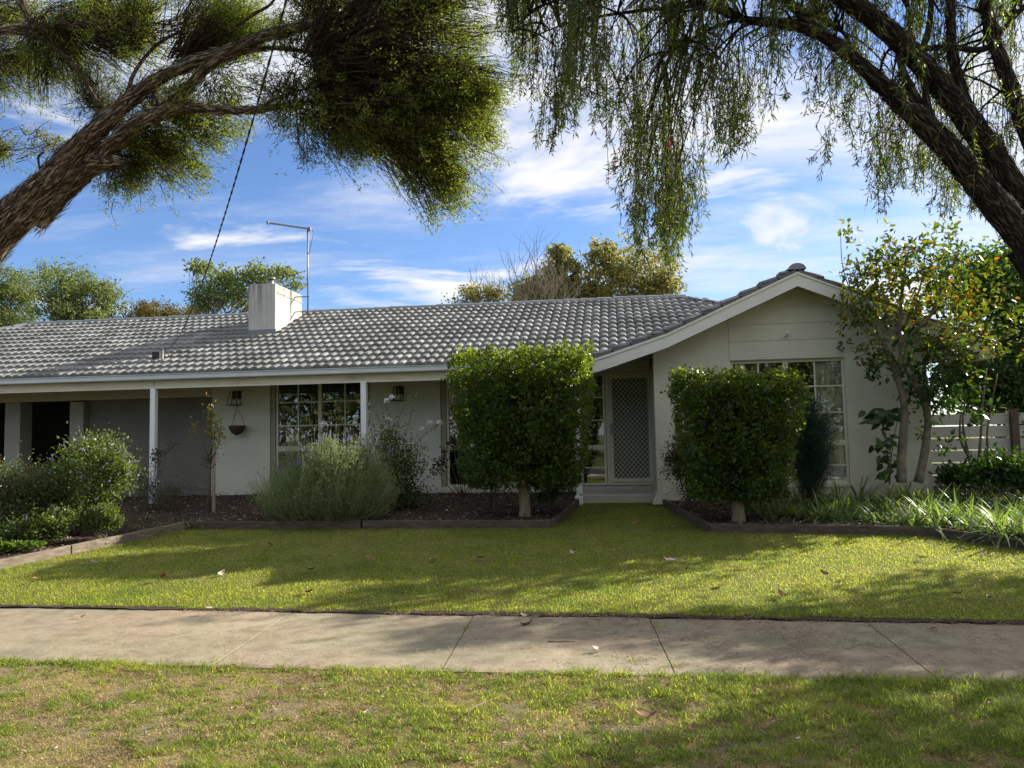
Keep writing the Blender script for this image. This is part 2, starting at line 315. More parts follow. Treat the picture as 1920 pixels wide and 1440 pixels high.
# chimney: render with rain streaks that run down from the top
def chim_mat():
    m, t, o = mat('stained_render'); p = N_(t, 'ShaderNodeBsdfPrincipled'); t.links.new(p.outputs[0], o.inputs[0])
    c = t.nodes.new('ShaderNodeTexCoord'); s = t.nodes.new('ShaderNodeSeparateXYZ'); t.links.new(c.outputs['Object'], s.inputs[0])
    mr = N_(t, 'ShaderNodeMapRange'); t.links.new(s.outputs[2], mr.inputs[0]); mr.inputs[1].default_value = 4.0; mr.inputs[2].default_value = 4.95
    st = ramp(t, texn(t, 1.0, 5, 0.6, sc=(14, 14, 0.7)), [(0.36, (0, 0, 0)), (0.58, (1, 1, 1))])
    f = N_(t, 'ShaderNodeMath', operation='MULTIPLY', use_clamp=True); t.links.new(mr.outputs[0], f.inputs[0]); t.links.new(st, f.inputs[1])
    base = ramp(t, texn(t, 2.5, 5, 0.6), [(0.3, (0.44, 0.44, 0.40)), (0.7, (0.52, 0.52, 0.48))])
    t.links.new(mixc(t, f.outputs[0], base, (0.20, 0.195, 0.165)), p.inputs['Base Color']); p.inputs['Roughness'].default_value = 0.9
    t.links.new(bump(t, texn(t, 60, 4, 0.6), 0.3, 0.004), p.inputs['Normal']); return m
M['chimney'] = chim_mat()
# glass: mirrors a little, lets the rest through
def glass_mat():
    m, t, o = mat('window_glass'); tr = t.nodes.new('ShaderNodeBsdfTransparent'); tr.inputs[0].default_value = (0.88, 0.90, 0.89, 1)
    g = t.nodes.new('ShaderNodeBsdfGlossy'); g.inputs['Roughness'].default_value = 0.015; g.inputs[0].default_value = (0.95, 0.97, 1, 1)
    f = t.nodes.new('ShaderNodeFresnel'); f.inputs[0].default_value = 1.6
    t.links.new(bump(t, texn(t, 1.3, 2, 0.5), 0.12, 0.02), g.inputs['Normal'])
    mx = t.nodes.new('ShaderNodeMixShader'); mm = N_(t, 'ShaderNodeMath', operation='MULTIPLY_ADD', use_clamp=True); t.links.new(f.outputs[0], mm.inputs[0]); mm.inputs[1].default_value = 1.0; mm.inputs[2].default_value = 0.035
    t.links.new(mm.outputs[0], mx.inputs[0]); t.links.new(tr.outputs[0], mx.inputs[1]); t.links.new(g.outputs[0], mx.inputs[2]); t.links.new(mx.outputs[0], o.inputs[0]); return m
M['glass'] = glass_mat()
# ground materials
def ground_mat(name, layers, bs=0.5, bscale=45):
    # layers: [(scale, lo, hi, colA, colB)...] blended: first is base ramp, others overlay patches
    m, t, o = mat(name); p = N_(t, 'ShaderNodeBsdfPrincipled'); t.links.new(p.outputs[0], o.inputs[0])
    sc, st = layers[0]; c = ramp(t, texn(t, sc, 6, 0.65), st)
    for (sc, lo, hi, col, amt) in layers[1:]:
        f = ramp(t, texn(t, sc, 6, 0.65), [(lo, (0, 0, 0)), (hi, (amt, amt, amt))]); c = mixc(t, f, c, col)
    t.links.new(c, p.inputs['Base Color']); p.inputs['Roughness'].default_value = 0.95; p.inputs['Specular IOR Level'].default_value = 0.15
    t.links.new(bump(t, texn(t, bscale, 5, 0.7), bs, 0.02), p.inputs['Normal']); return m
M['lawn'] = ground_mat('lawn_soil', [(9, [(0.3, (0.08, 0.095, 0.02)), (0.7, (0.14, 0.14, 0.04))]), (2.2, 0.45, 0.7, (0.16, 0.14, 0.06), 0.7)])
M['verge_g'] = ground_mat('verge_soil', [(12, [(0.3, (0.13, 0.10, 0.06)), (0.7, (0.27, 0.21, 0.13))]), (2.0, 0.5, 0.66, (0.17, 0.13, 0.075), 0.7), (5.0, 0.55, 0.7, (0.30, 0.25, 0.15), 0.5)], 0.8, 60)
M['mulch'] = ground_mat('mulch', [(30, [(0.3, (0.02, 0.014, 0.010)), (0.5, (0.055, 0.04, 0.03)), (0.7, (0.12, 0.09, 0.07))])], 1.0, 60)
M['soil'] = ground_mat('dark_soil', [(25, [(0.3, (0.04, 0.028, 0.02)), (0.7, (0.10, 0.075, 0.055))])], 1.0, 70)
M['ground'] = ground_mat('far_ground', [(3, [(0.3, (0.08, 0.09, 0.03)), (0.7, (0.14, 0.13, 0.06))])], 0.4, 10)
def path_mat():
    m, t, o = mat('footpath_concrete'); p = N_(t, 'ShaderNodeBsdfPrincipled'); t.links.new(p.outputs[0], o.inputs[0])
    g = t.nodes.new('ShaderNodeNewGeometry')
    slab = ramp(t, g.outputs['Random Per Island'], [(0, (0.86, 0.86, 0.87)), (1, (1.0, 0.985, 0.96))])
    base = ramp(t, texn(t, 1.3, 7, 0.65), [(0.3, (0.215, 0.185, 0.122)), (0.5, (0.285, 0.25, 0.168)), (0.7, (0.345, 0.305, 0.212))])
    rust = ramp(t, texn(t, 0.8, 4, 0.6), [(0.45, (0, 0, 0)), (0.62, (0.8, 0.8, 0.8))]); blot = ramp(t, texn(t, 5.5, 8, 0.75), [(0.40, (0.74, 0.73, 0.72)), (0.55, (1, 1, 1))])
    spk = ramp(t, texn(t, 110, 3, 0.7), [(0.34, (0.50, 0.50, 0.50)), (0.47, (1, 1, 1)), (0.70, (1.2, 1.2, 1.17))])
    c = mixc(t, rust, base, (0.34, 0.25, 0.18)); c = mixc(t, 1.0, c, slab, 'MULTIPLY'); c = mixc(t, 1.0, c, blot, 'MULTIPLY'); c = mixc(t, 1.0, c, spk, 'MULTIPLY')
    t.links.new(c, p.inputs['Base Color']); p.inputs['Roughness'].default_value = 0.85; p.inputs['Specular IOR Level'].default_value = 0.3
    t.links.new(bump(t, texn(t, 120, 4, 0.7), 0.5, 0.003), p.inputs['Normal']); return m
M['path'] = path_mat()
# foliage
F_ = {}
F_['grass'] = foliage('lawn_grass', [(0.055, 0.10, 0.02), (0.085, 0.13, 0.026), (0.125, 0.16, 0.036), (0.19, 0.185, 0.065), (0.07, 0.115, 0.022)], 0.62, 0.6, (4.4, 4.2, 1.3), 0.2, patch=1.1)
F_['verge'] = foliage('verge_grass', [(0.36, 0.34, 0.13), (0.28, 0.30, 0.09), (0.20, 0.25, 0.06), (0.12, 0.17, 0.035), (0.08, 0.13, 0.03), (0.40, 0.35, 0.16)], 0.55, 0.6, (2.4, 2.4, 1.0), 0.2, patch=1.6)
F_['straw'] = foliage('dry_straw', [(0.09, 0.06, 0.035), (0.24, 0.18, 0.09), (0.40, 0.33, 0.17), (0.50, 0.43, 0.22), (0.32, 0.31, 0.12)], .45, .8, (2.0, 1.9, 1.3), .1, patch=2.2)
F_['hedge'] = foliage('hedge_leaf', [(0.022, 0.042, 0.010), (0.032, 0.060, 0.013), (0.05, 0.085, 0.017), (0.08, 0.125, 0.022)], 0.46, 0.35, (4.6, 3.7, 0.5), 0.4, patch=3.0)
F_['mela'] = foliage('melaleuca_leaf', [(0.05, 0.07, 0.022), (0.085, 0.115, 0.03), (0.13, 0.165, 0.04), (0.20, 0.22, 0.06)], 0.48, 0.6, (2.5, 2.5, 0.7), 0.2)
F_['melatwig'] = foliage('melaleuca_twig', [(0.03, 0.020, 0.012), (0.06, 0.040, 0.025), (0.11, 0.078, 0.05)], 0.15, 0.8, (1, 1, 1), 0.1)
F_['bottle'] = foliage('bottlebrush_leaf', [(0.035, 0.06, 0.018), (0.055, 0.09, 0.024), (0.085, 0.13, 0.03), (0.15, 0.18, 0.045), (0.075, 0.05, 0.03)], 0.42, 0.5, (2.0, 2.1, 0.5), 0.3)
F_['persim'] = foliage('autumn_leaf', [(0.035, 0.07, 0.015), (0.06, 0.10, 0.015), (0.10, 0.13, 0.018), (0.17, 0.16, 0.02), (0.10, 0.12, 0.02), (0.05, 0.08, 0.015), (0.13, 0.14, 0.02), (0.08, 0.11, 0.02), (0.06, 0.09, 0.015), (0.22, 0.09, 0.02)], 0.45, 0.4, (1.7, 1.75, 0.35), 0.4)
F_['greenleaf'] = foliage('green_leaf', [(0.02, 0.045, 0.015), (0.035, 0.075, 0.018), (0.06, 0.11, 0.025)], 0.35, 0.4, (1.6, 1.7, 0.4), 0.45)
F_['vine'] = foliage('vine_leaf', [(0.03, 0.06, 0.012), (0.05, 0.10, 0.018), (0.09, 0.16, 0.025), (0.13, 0.20, 0.03)], 0.45, 0.45, (1.7, 1.7, 0.4), 0.35)
F_['strap'] = foliage('strappy_leaf', [(0.26, 0.20, 0.10), (0.10, 0.16, 0.07), (0.15, 0.22, 0.09), (0.21, 0.29, 0.12), (0.24, 0.30, 0.10)], 0.4, 0.5, (1.6, 1.7, 0.5), 0.4, patch=1.5)
F_['lav'] = foliage('lavender_leaf', [(0.22, 0.27, 0.13), (0.30, 0.36, 0.19), (0.38, 0.43, 0.25), (0.17, 0.21, 0.08)], 0.45, 0.6, (1.3, 1.35, 0.8), 0.25)
F_['purple'] = foliage('purple_flower', [(0.25, 0.19, 0.42), (0.33, 0.27, 0.52), (0.45, 0.40, 0.65)], 0.4, 0.6, (1, 1, 1), 0.2)
F_['white'] = foliage('white_petal', [(0.75, 0.68, 0.66), (0.8, 0.78, 0.75)], 0.4, 0.6, (1, 1, 1), 0.2)
F_['bush'] = foliage('bush_leaf', [(0.045, 0.07, 0.025), (0.07, 0.105, 0.032), (0.13, 0.17, 0.05), (0.06, 0.085, 0.03)], 0.45, 0.42, (2.3, 2.2, 0.7), 0.45)
F_['darkshrub'] = foliage('dark_shrub_leaf', [(0.03, 0.055, 0.025), (0.05, 0.08, 0.035), (0.09, 0.125, 0.055), (0.08, 0.05, 0.035)], 0.4, 0.45, (2.2, 2.1, 0.8), 0.45)
F_['bluegreen'] = foliage('needle_shrub_leaf', [(0.02, 0.045, 0.035), (0.035, 0.07, 0.05), (0.05, 0.09, 0.06)], 0.3, 0.6, (1.2, 1.3, 0.7), 0.2)
F_['yellowleaf'] = foliage('rose_leaf', [(0.12, 0.17, 0.03), (0.20, 0.24, 0.04), (0.30, 0.22, 0.08), (0.22, 0.10, 0.05)], 0.45, 0.5, (1.6, 1.5, 0.5), 0.3)
F_['redleaf'] = foliage('plum_leaf', [(0.05, 0.02, 0.02), (0.09, 0.035, 0.03), (0.05, 0.06, 0.03)], 0.35, 0.5, (1.5, 1.0, 0.8), 0.3)
F_['far'] = foliage('far_eucalypt_leaf', [(0.09, 0.12, 0.05), (0.13, 0.165, 0.07), (0.18, 0.215, 0.09)], 0.45, 0.6, (1.7, 1.7, 0.7), 0.2)
F_['fargold'] = foliage('far_gold_leaf', [(0.12, 0.135, 0.055), (0.17, 0.185, 0.07), (0.23, 0.23, 0.09), (0.24, 0.20, 0.09)], 0.5, 0.6, (1.7, 1.65, 0.9), 0.2)
F_['faroliv'] = foliage('far_olive_leaf', [(0.10, 0.10, 0.03), (0.15, 0.13, 0.04), (0.20, 0.15, 0.05)], 0.3, 0.7, (1.2, 1.1, 0.5), 0.2)
F_['litter'] = foliage('dry_leaf', [(0.16, 0.08, 0.04), (0.28, 0.17, 0.10), (0.42, 0.30, 0.20), (0.50, 0.42, 0.33)], 0.25, 0.7, (1.2, 1.0, 0.8), 0.2)
F_['chips'] = foliage('mulch_chip', [(0.04, 0.027, 0.018), (0.10, 0.065, 0.043), (0.19, 0.13, 0.085), (0.38, 0.30, 0.23), (0.07, 0.05, 0.035)], 0.05, 0.9, (1, 1, 1), 0.1)
F_['brush'] = foliage('red_bristle', [(0.45, 0.02, 0.03), (0.6, 0.05, 0.06)], 0.4, 0.6, (1, 1, 1), 0.2)

# ------------------------------------------------------------------ terrain
def hgt(x, y):
    y = np.asarray(y, float)
    return np.interp(y, [-5, 6.75, 11.1, 14.4, 20, 40], [0, 0, 0.19, 0.40, 0.45, 0.45])
def hcell(x, y): return float(hgt(x, y))
def path_far(x): return 6.68 + (x + 0.92) * -0.0205 if x < 0 else 6.66
PF0 = atZ(0, 1138, 0); PF1 = atZ(1920, 1169, 0); PN0 = atZ(0, 1241, 0); PN1 = atZ(1920, 1283, 0)
def lin(p, q):
    k = (q[1] - p[1]) / (q[0] - p[0]); return lambda x: p[1] + k * (x - p[0])
farY = lin(PF0, PF1); nearY = lin(PN0, PN1)
def sheet(name, xs, ys, zf, m, kind='structure', yfun=None):
    X, Y = np.meshgrid(xs, ys); 
    if yfun is not None: Y = yfun(X, Y)
    Z = zf(X, Y); V = np.stack([X, Y, Z], -1).reshape(-1, 3); nx, ny = len(xs), len(ys)
    i = (np.arange(ny-1)[:, None] * nx + np.arange(nx-1)[None, :]).reshape(-1)
    o = npmesh(name, V, np.stack([i, i+1, i+nx+1, i+nx], 1), m, smooth=True); o['kind'] = kind; return o
# base ground to the horizon, stepping a little under everything
gy = np.concatenate([[-900, -60, -14, -8], np.linspace(-6, 24, 61), [40, 90, 900]]); gx = np.concatenate([[-900, -90], np.linspace(-30, 30, 31), [90, 900]])
sheet('ground', gx, gy, lambda X, Y: hgt(X, Y) - 0.09, M['ground'])
sheet('lawn', np.linspace(-16, 12, 113), np.linspace(0, 1, 41), lambda X, Y: hgt(X, Y) + 0.004 + 0.008 * fnoise(X * 1.3, Y * 1.3) , M['lawn'],
      yfun=lambda X, T: farY(X) + 0.03 + T * (14.3 - farY(X) - 0.03))
sheet('nature_strip', np.linspace(-14, 9, 93), np.linspace(0, 1, 31), lambda X, Y: 0.0 + 0.05 * fnoise(X * 1.6 + 9, Y * 1.6) - 0.03, M['verge_g'],
      yfun=lambda X, T: 0.3 + T * (nearY(X) - 0.02 - 0.3))
sheet('road', np.linspace(-60, 60, 3), np.array([-8.0, -0.2]), lambda X, Y: 0 * X - 0.08, M['asphalt'])
kb = MB(); kb.bevbox(-60, 60, -0.2, 0.0, -0.10, 0.02, 0.02); tag(kb.build('kerb', M['concrete']), kind='structure')
# dirt edge between lawn and path
e = sheet('soil_edge', np.linspace(-14, 8, 221), np.linspace(0, 1, 4), lambda X, Y: 0.004 + 0.018 * fnoise(X * 9, Y * 20), M['soil'], yfun=lambda X, T: farY(X) - 0.075 + 0.075 * fnoise(X * 7, X * 0 + 5) + T * 0.13)
# footpath: concrete slabs with real joints
jx = []
for (a, b) in [((215, 1145), (25, 1241)), ((540, 1152), (398, 1248)), ((885, 1158), (828, 1257)), ((1218, 1166), (1268, 1268)), ((1632, 1172), (1775, 1285))]:
    p = atZ(a[0], a[1], 0); q = atZ(b[0], b[1], 0); jx.append((float(q[0]), float(p[0])))
sp0 = jx[0]; jx = [(sp0[0] - 1.5 * k, sp0[1] - 1.5 * k) for k in range(7, 0, -1)] + jx + [(jx[-1][0] + 1.5 * k, jx[-1][1] + 1.5 * k) for k in range(1, 5)]
pth = MB()
for (n0, f0), (n1, f1) in zip(jx[:-1], jx[1:]):
    g = 0.0035; b = 0.0012; zj = random.uniform(-0.004, 0.006)
    def ring(i, z):
        return [(n0+g+i, nearY(n0)+i, z), (n1-g-i, nearY(n1)+i, z), (f1-g-i, farY(f1)-i, z), (f0+g+i, farY(f0)-i, z)]
    vs = ring(0, -0.08) + ring(0, -0.006 + zj) + ring(b, zj + 0.002)
    fs = [(8, 9, 10, 11)] + [(r+k, r+(k+1) % 4, r+4+(k+1) % 4, r+4+k) for r in (0, 4) for k in range(4)]
    pth.add(vs, fs)
tag(pth.build('footpath', M['path']), kind='structure')
jf = MB()
for (n0, f0) in jx: jf.add([(n0 - .012, nearY(n0), -.0035), (n0 + .012, nearY(n0), -.0035), (f0 + .012, farY(f0), -.0035), (f0 - .012, farY(f0), -.0035)], [(0, 1, 2, 3)])
jf = jf.build('path_joint', M['soil']); tag(jf, kind='structure')

# grass blades
def blades(name, x, y, z, h, w, m, lean=0.5):
    n = len(x); P = np.stack([x, y, z], 1); a = RNG.random(n) * 2 * math.pi; l = lean * (0.3 + RNG.random(n))
    D = nrm(np.stack([np.cos(a) * l, np.sin(a) * l, np.ones(n)], 1)); b = a + math.pi / 2 + RNG.normal(size=n) * 0.5
    S_ = np.stack([np.cos(b), np.sin(b), np.zeros(n)], 1); h = h[:, None]; w = w[:, None]
    tip = P + D * h + np.stack([np.cos(a), np.sin(a), -0.4 * np.ones(n)], 1) * h * 0.35
    V = np.stack([P - S_ * w / 2, P + S_ * w / 2, P + D * h * 0.6 + S_ * w * 0.3, tip, P + D * h * 0.6 - S_ * w * 0.3], 1).reshape(-1, 3)
    i = np.arange(n) * 5
    F = np.concatenate([np.stack([i, i+1, i+2, i+4], 1), np.stack([i+4, i+2, i+3, i+3], 1)])
    # second as triangles: use quad + tri separately
    V = V.astype(np.float32); me = bpy.data.meshes.new(name); me.vertices.add(len(V)); me.vertices.foreach_set('co', V.ravel())
    q = np.stack([i, i+1, i+2, i+4], 1); t = np.stack([i+4, i+2, i+3], 1)
    loops = np.concatenate([q.ravel(), t.ravel()]).astype(np.int32); me.loops.add(len(loops)); me.loops.foreach_set('vertex_index', loops)
    ls = np.concatenate([np.arange(n) * 4, n * 4 + np.arange(n) * 3]).astype(np.int32); lt = np.concatenate([np.full(n, 4), np.full(n, 3)]).astype(np.int32)
    me.polygons.add(2 * n); me.polygons.foreach_set('loop_start', ls); me.polygons.foreach_set('loop_total', lt); me.update(calc_edges=True)
    return link(name, me, m)
BEDL = [atZ(0, 1065, .12), atZ(345, 995, .19), atZ(1035, 992, .19), atZ(1085, 945, .34)]
BEDR = [atZ(1240, 940, .34), atZ(1330, 997, .19), atZ(1740, 1008, .15), atZ(1925, 1042, .10)]
BEDL = [(float(p[0]), float(p[1])) for p in BEDL]; BEDR = [(float(p[0]), float(p[1])) for p in BEDR]
kL = (BEDL[1][1] - BEDL[0][1]) / (BEDL[1][0] - BEDL[0][0])
BEDL[0] = (BEDL[0][0] - 0.35, BEDL[0][1] - 0.9); BEDL[3] = (BEDL[3][0], 13.3); BEDR[0] = (BEDR[0][0], 13.2)
BEDR[3] = (BEDR[3][0] + 0.9, BEDR[3][1] - 0.9)
polyL = [(-16, BEDL[0][1] - .5)] + [BEDL[0]] + BEDL[1:] + [(-0.65, 14.5), (-16, 14.5)]
polyR = BEDR[:1] + BEDR[1:] + [(12, BEDR[3][1] - 2.5), (12, 14.9), (BEDR[0][0], 14.9)]
def inside(x, y, poly):
    c = np.zeros(len(x), bool); n = len(poly)
    for i in range(n):
        x1, y1 = poly[i]; x2, y2 = poly[(i+1) % n]
        k = ((y1 > y) != (y2 > y)) & (x < (x2 - x1) * (y - y1) / (y2 - y1 + 1e-12) + x1); c ^= k
    return c
n = 70000; y = 6.6 + 4.4 * RNG.random(n); x = -9 + 15 * RNG.random(n); k = (y > farY(x) + .02) & ~inside(x, y, polyL) & ~inside(x, y, polyR) & (RNG.random(n) < np.clip((fnoise(x * 1.5 + 8, y * 2, 3) - .3) * 3 + np.clip(-x / 8, 0, .4), .1, 1)); x, y = x[k], y[k]
o = blades('lawn_thatch', x, y, hgt(x, y) + .012, .016 + .02 * RNG.random(len(x)), .003 + 0 * x, F_['straw'], 1.6); tag(o, 'dry straw blades mixed through the mown front lawn', 'grass', kind='stuff')
n = 420000
y = 6.6 + 6.9 * RNG.random(n) ** 1.25; x = -9.0 + 15.5 * RNG.random(n)
k = (y > farY(x) + 0.0 + 0.06 * fnoise(x * 6, x * 0 + 3)) & ~inside(x, y, polyL) & ~inside(x, y, polyR) & (x > -1.0 * y * 0.95 - 1.6) & (x < y * 0.52 + 2.2)
k &= (y < 12.9) | ((x > -.7) & (x < .9))
x, y = x[k], y[k]; cl = fnoise(x * 2.2, y * 2.2)
o = blades('lawn_grass', x, y, hgt(x, y) + 0.006, (0.018 + 0.026 * RNG.random(len(x))) * (0.6 + 0.8 * cl), 0.0028 + 0.0022 * RNG.random(len(x)), F_['grass'], 0.9)
tag(o, 'short yellow green mown grass of the front lawn', 'grass', kind='stuff')
def vz(x, y): return 0.05 * fnoise(x * 1.6 + 9, y * 1.6) - 0.03
n = 400000; y = 2.2 + 3.0 * RNG.random(n) ** 1.1; x = -7.2 + 12.2 * RNG.random(n); f1 = fnoise(x * 3.1 + 5, y * 4.0, 4)
k = (y < nearY(x) + 0.01 + .03 * fnoise(x * 6, y * 0)) & (RNG.random(n) < np.clip((f1 - .24) * 5, .12, 1)) & (x > -y * 1.05 - 2.0) & (x < y * 0.62 + 2.1); x, y = x[k], y[k]
o = blades('dry_thatch', x, y, vz(x, y), .012 + .018 * RNG.random(len(x)), .0030 + .0026 * RNG.random(len(x)), F_['straw'], 2.2)
tag(o, 'dry straw coloured thatch covering the soil of the nature strip', 'grass', kind='stuff')
n = 650000; y = 2.2 + 3.0 * RNG.random(n) ** 1.1; x = -7.2 + 12.2 * RNG.random(n); right = np.clip((x + 0.6) / 2.2, 0, 1)
hf = fnoise(x * 15, y * 20, 3); lf = fnoise(x * 1.7 + 3, y * 2.3, 3); dn = hf * .6 + lf * .4 + .10 * right + .10 * np.exp(-((nearY(x) - y) / .12) ** 2)
k = (y < nearY(x) + 0.02 + .05 * fnoise(x * 5, y * 0)) & (RNG.random(n) < np.clip((dn - 0.465) * 7, 0.08, 1)) & (x > -y * 1.05 - 2.0) & (x < y * 0.62 + 2.1); x, y, dn, right = x[k], y[k], dn[k], right[k]
o = blades('verge_grass', x, y, vz(x, y), (0.014 + 0.024 * RNG.random(len(x))) * (0.6 + 1.6 * np.clip((dn - 0.47) * 3, 0, 1)) * (1 + 0.5 * right), 0.0026 + 0.0028 * RNG.random(len(x)), F_['verge'], 1.2)
tag(o, 'patchy thin grass of the nature strip beside the footpath', 'grass', kind='stuff')
# taller green tufts in the verge
tx = []; ty = []; th = []
for i in range(130):
    cx = random.uniform(-3.5, 2.8); cy = random.uniform(2.8, 5.0)
    if cx < 0 and random.random() < 0.45: continue
    m_ = random.randint(25, 70); tx += list(np.random.normal(cx, 0.05, m_)); ty += list(np.minimum(np.random.normal(cy, 0.045, m_), nearY(cx) + 0.02)); th += [random.uniform(0.03, 0.055) * (1.5 if cy < 3.4 and cx > 0 else 1)] * m_
tx, ty, th = map(np.array, (tx, ty, th))
o = blades('grass_tufts', tx, ty, 0 * tx - 0.005, th * (0.6 + 0.6 * RNG.random(len(tx))), 0.004 + 0 * tx, F_['grass'], 1.0)
tag(o, 'brighter green grass tufts growing up through the thin verge', 'grass', kind='stuff')

# beds: mulch sheets and timber edging
def bed(name, poly, x0, x1, y0, y1, nx, ny):
    xs = np.linspace(x0, x1, nx); ys = np.linspace(y0, y1, ny); X, Y = np.meshgrid(xs, ys); ins = inside(X.ravel(), Y.ravel(), poly).reshape(X.shape)
    Z = hgt(X, Y) + 0.075 + 0.05 * fnoise(X * 3, Y * 3); V = np.stack([X, Y, Z], -1).reshape(-1, 3)
    i = (np.arange(ny-1)[:, None] * nx + np.arange(nx-1)[None, :]).reshape(-1); q = np.stack([i, i+1, i+nx+1, i+nx], 1)
    keep = ins.ravel()[q].all(1); o = npmesh(name, V, q[keep], M['mulch'], smooth=True); o['kind'] = 'structure'
bed('mulch_bed', polyL, -16, 0, 6.5, 14.5, 260, 160); bed('mulch_bed', polyR, 0.5, 12, 5.5, 14.9, 200, 160)
def edging(pts, lab, dark):
    e = thing('timber_edging', (pts[0][0], pts[0][1], 0), lab, 'garden edging')
    for (a, b) in zip(pts[:-1], pts[1:]):
        a3 = np.array([a[0], a[1], hcell(*a)]); b3 = np.array([b[0], b[1], hcell(*b)]); L = np.linalg.norm(b3 - a3); k = max(1, round(L / 2.4)); mb = MB()
        for j in range(k):
            p = a3 + (b3 - a3) * (j / k + 0.003); q = a3 + (b3 - a3) * ((j + 1) / k - 0.003); s = 8; rows = []
            d = nrm(q - p); nn = np.cross(d, (0, 0, 1)); 
            vs = []
            for t in range(s + 1):
                c = p + (q - p) * t / s; jt = 0.006 * (random.random() - .5); z0 = -0.08; z1 = 0.125 + jt; w = 0.03
                for (sx, sz) in ((-w, z0), (-w, z1 - .008), (-w + .01, z1), (w - .01, z1), (w, z1 - .008), (w, z0)): vs.append(c + nn * sx + np.array([0, 0, sz]))
            fs = [(t*6+k2, t*6+(k2+1) % 6, (t+1)*6+(k2+1) % 6, (t+1)*6+k2) for t in range(s) for k2 in range(6)] + [(5,4,3,2,1,0), tuple(s*6+k2 for k2 in range(6))]
            mb.add(vs, fs)
        mb.build('sleeper', M['timberdark'] if dark(a, b) else M['timber'], e)
edging(BEDL, 'weathered timber edging around the left garden bed with the lavender', lambda a, b: a[0] > -7.0)
edging(BEDR, 'dark timber edging in front of the strappy plants on the right', lambda a, b: True)
n = 26000
x = -12 + 18 * RNG.random(n); y = 7 + 7.6 * RNG.random(n); k = inside(x, y, polyL) | inside(x, y, polyR); x, y = x[k], y[k]; n = len(x)
P = np.stack([x, y, hgt(x, y) + 0.10 + 0.05 * fnoise(x * 3, y * 3) - 0.015], 1); D = nrm(RNG.normal(size=(n, 3)) * np.array([1, 1, 0.35]))
o = leafobj('mulch_chips', P, D, nrm(RNG.normal(size=(n, 3)) * 0.5 + np.array([0, 0, 1])), 0.03 + 0.05 * RNG.random(n), 0.012 + 0.018 * RNG.random(n), F_['chips'])
tag(o, 'dark bark chips and dead leaves lying over the garden beds', 'mulch', kind='stuff')

# ------------------------------------------------------------------ the house
YW, YG, YB, YGW = 14.6, 13.4, 12.75, 13.2      # main wall, gutter, barge board, gable wall
ZE = 2.83; SL = 0.407
house = thing('brick_house', (0, 14.6, 0.4), 'low white rendered house with grey tiled roof, a verandah and a front gable', 'house')
def H(mb, name, m, smooth=False, parent=None): return mb.build(name, m, parent or house, smooth)
def tiles(name, o, u, s, W_, L_, clip=None, gauge=0.345, roll=0.1725, lift=0.055, prof=0.048, jit=0.004, pu=9):
    # tile surface: o origin (eave), u along the eave, s up the slope (both unit), normal = u x s
    o = np.array(o, float); u = nrm(np.array(u, float)); s = nrm(np.array(s, float)); nn = np.cross(u, s)
    if nn[2] < 0: nn = -nn
    nt = int(math.ceil(W_ / (2 * roll))); nr = int(math.ceil(L_ / gauge)); Vs = []; Fs = []; off = 0
    us = np.linspace(0, 2 * roll, 2 * pu - 1)
    ph = np.clip(np.abs(np.sin(math.pi * us / roll)), 0, 1); pr = prof * (1.0 - (1.0 - ph) ** 1.8)
    for r in range(nr):
        s0 = r * gauge; s1 = min((r + 1) * gauge + 0.03, L_ + 0.0)
        for k in range(nt):
            j = RNG.normal(size=3) * jit; uu = k * 2 * roll + us
            if clip is not None and not clip(o + u * (uu[len(uu)//2]) + s * (s0 + gauge / 2)): continue
            du = j[0] * 0.6
            def row(sv, h): return o + u * (uu + du)[:, None] + s * sv + nn * (h + pr)[:, None]
            lo = s0 - 0.02 + j[1]
            a = o + u * (uu + du)[:, None] + s * (lo + 0.004) + nn * (pr * 0.75 - 0.012 + 0 * j[2])[:, None]; b = row(lo, lift - 0.006 + j[2]); b2 = row(lo + 0.012, lift + j[2]); c = row((lo + s1) / 2, lift * 0.55 + j[2] * .5); d = row(s1, 0.0)
            Vs.append(np.concatenate([a, b, b2, c, d])); m_ = len(uu)
            i = (np.arange(4)[:, None] * m_ + np.arange(m_ - 1)[None, :]).reshape(-1) + off
            Fs.append(np.stack([i, i + 1, i + m_ + 1, i + m_], 1)); off += 5 * m_
    V = np.concatenate(Vs); Fq = np.concatenate(Fs)
    ob = npmesh(name, V, Fq, M['tile'], None, smooth=False); me = ob.data
    return ob
ct, st = math.cos(math.atan(SL)), math.sin(math.atan(SL))
RX0, RX1, RY = -14.75, 1.5, 17.8; RZ = ZE + SL * (RY - YG)
def zgabl(X):   # gable left profile (bell-cast), measured from the barge board
    return float(np.interp(X, [-0.29, 0.89, 3.0], [2.83, 3.20, 4.13]))
def zgabr(X): return float(np.interp(X, [3.0, 3.77, 5.9], [4.13, 3.80, 2.83]))
def clip_front(p):
    if p[0] < RX0 - (RY - p[1]) or p[0] > RX1 + (RY - p[1]) + 0.1: return False
    if p[0] > -0.3 and p[2] < zgabl(p[0]) - 0.10 - 0.0: return False
    return p[1] < RY - 0.02
roof = tiles('roof', (RX0 - (RY - YG) - 0.05, YG - 0.04, ZE), (1, 0, 0), (0, ct, st), 25.6, (RY - YG) / ct + 0.03, clip_front)
roof.parent = house; roof.matrix_parent_inverse = Matrix.Translation(-Vector(house.location))
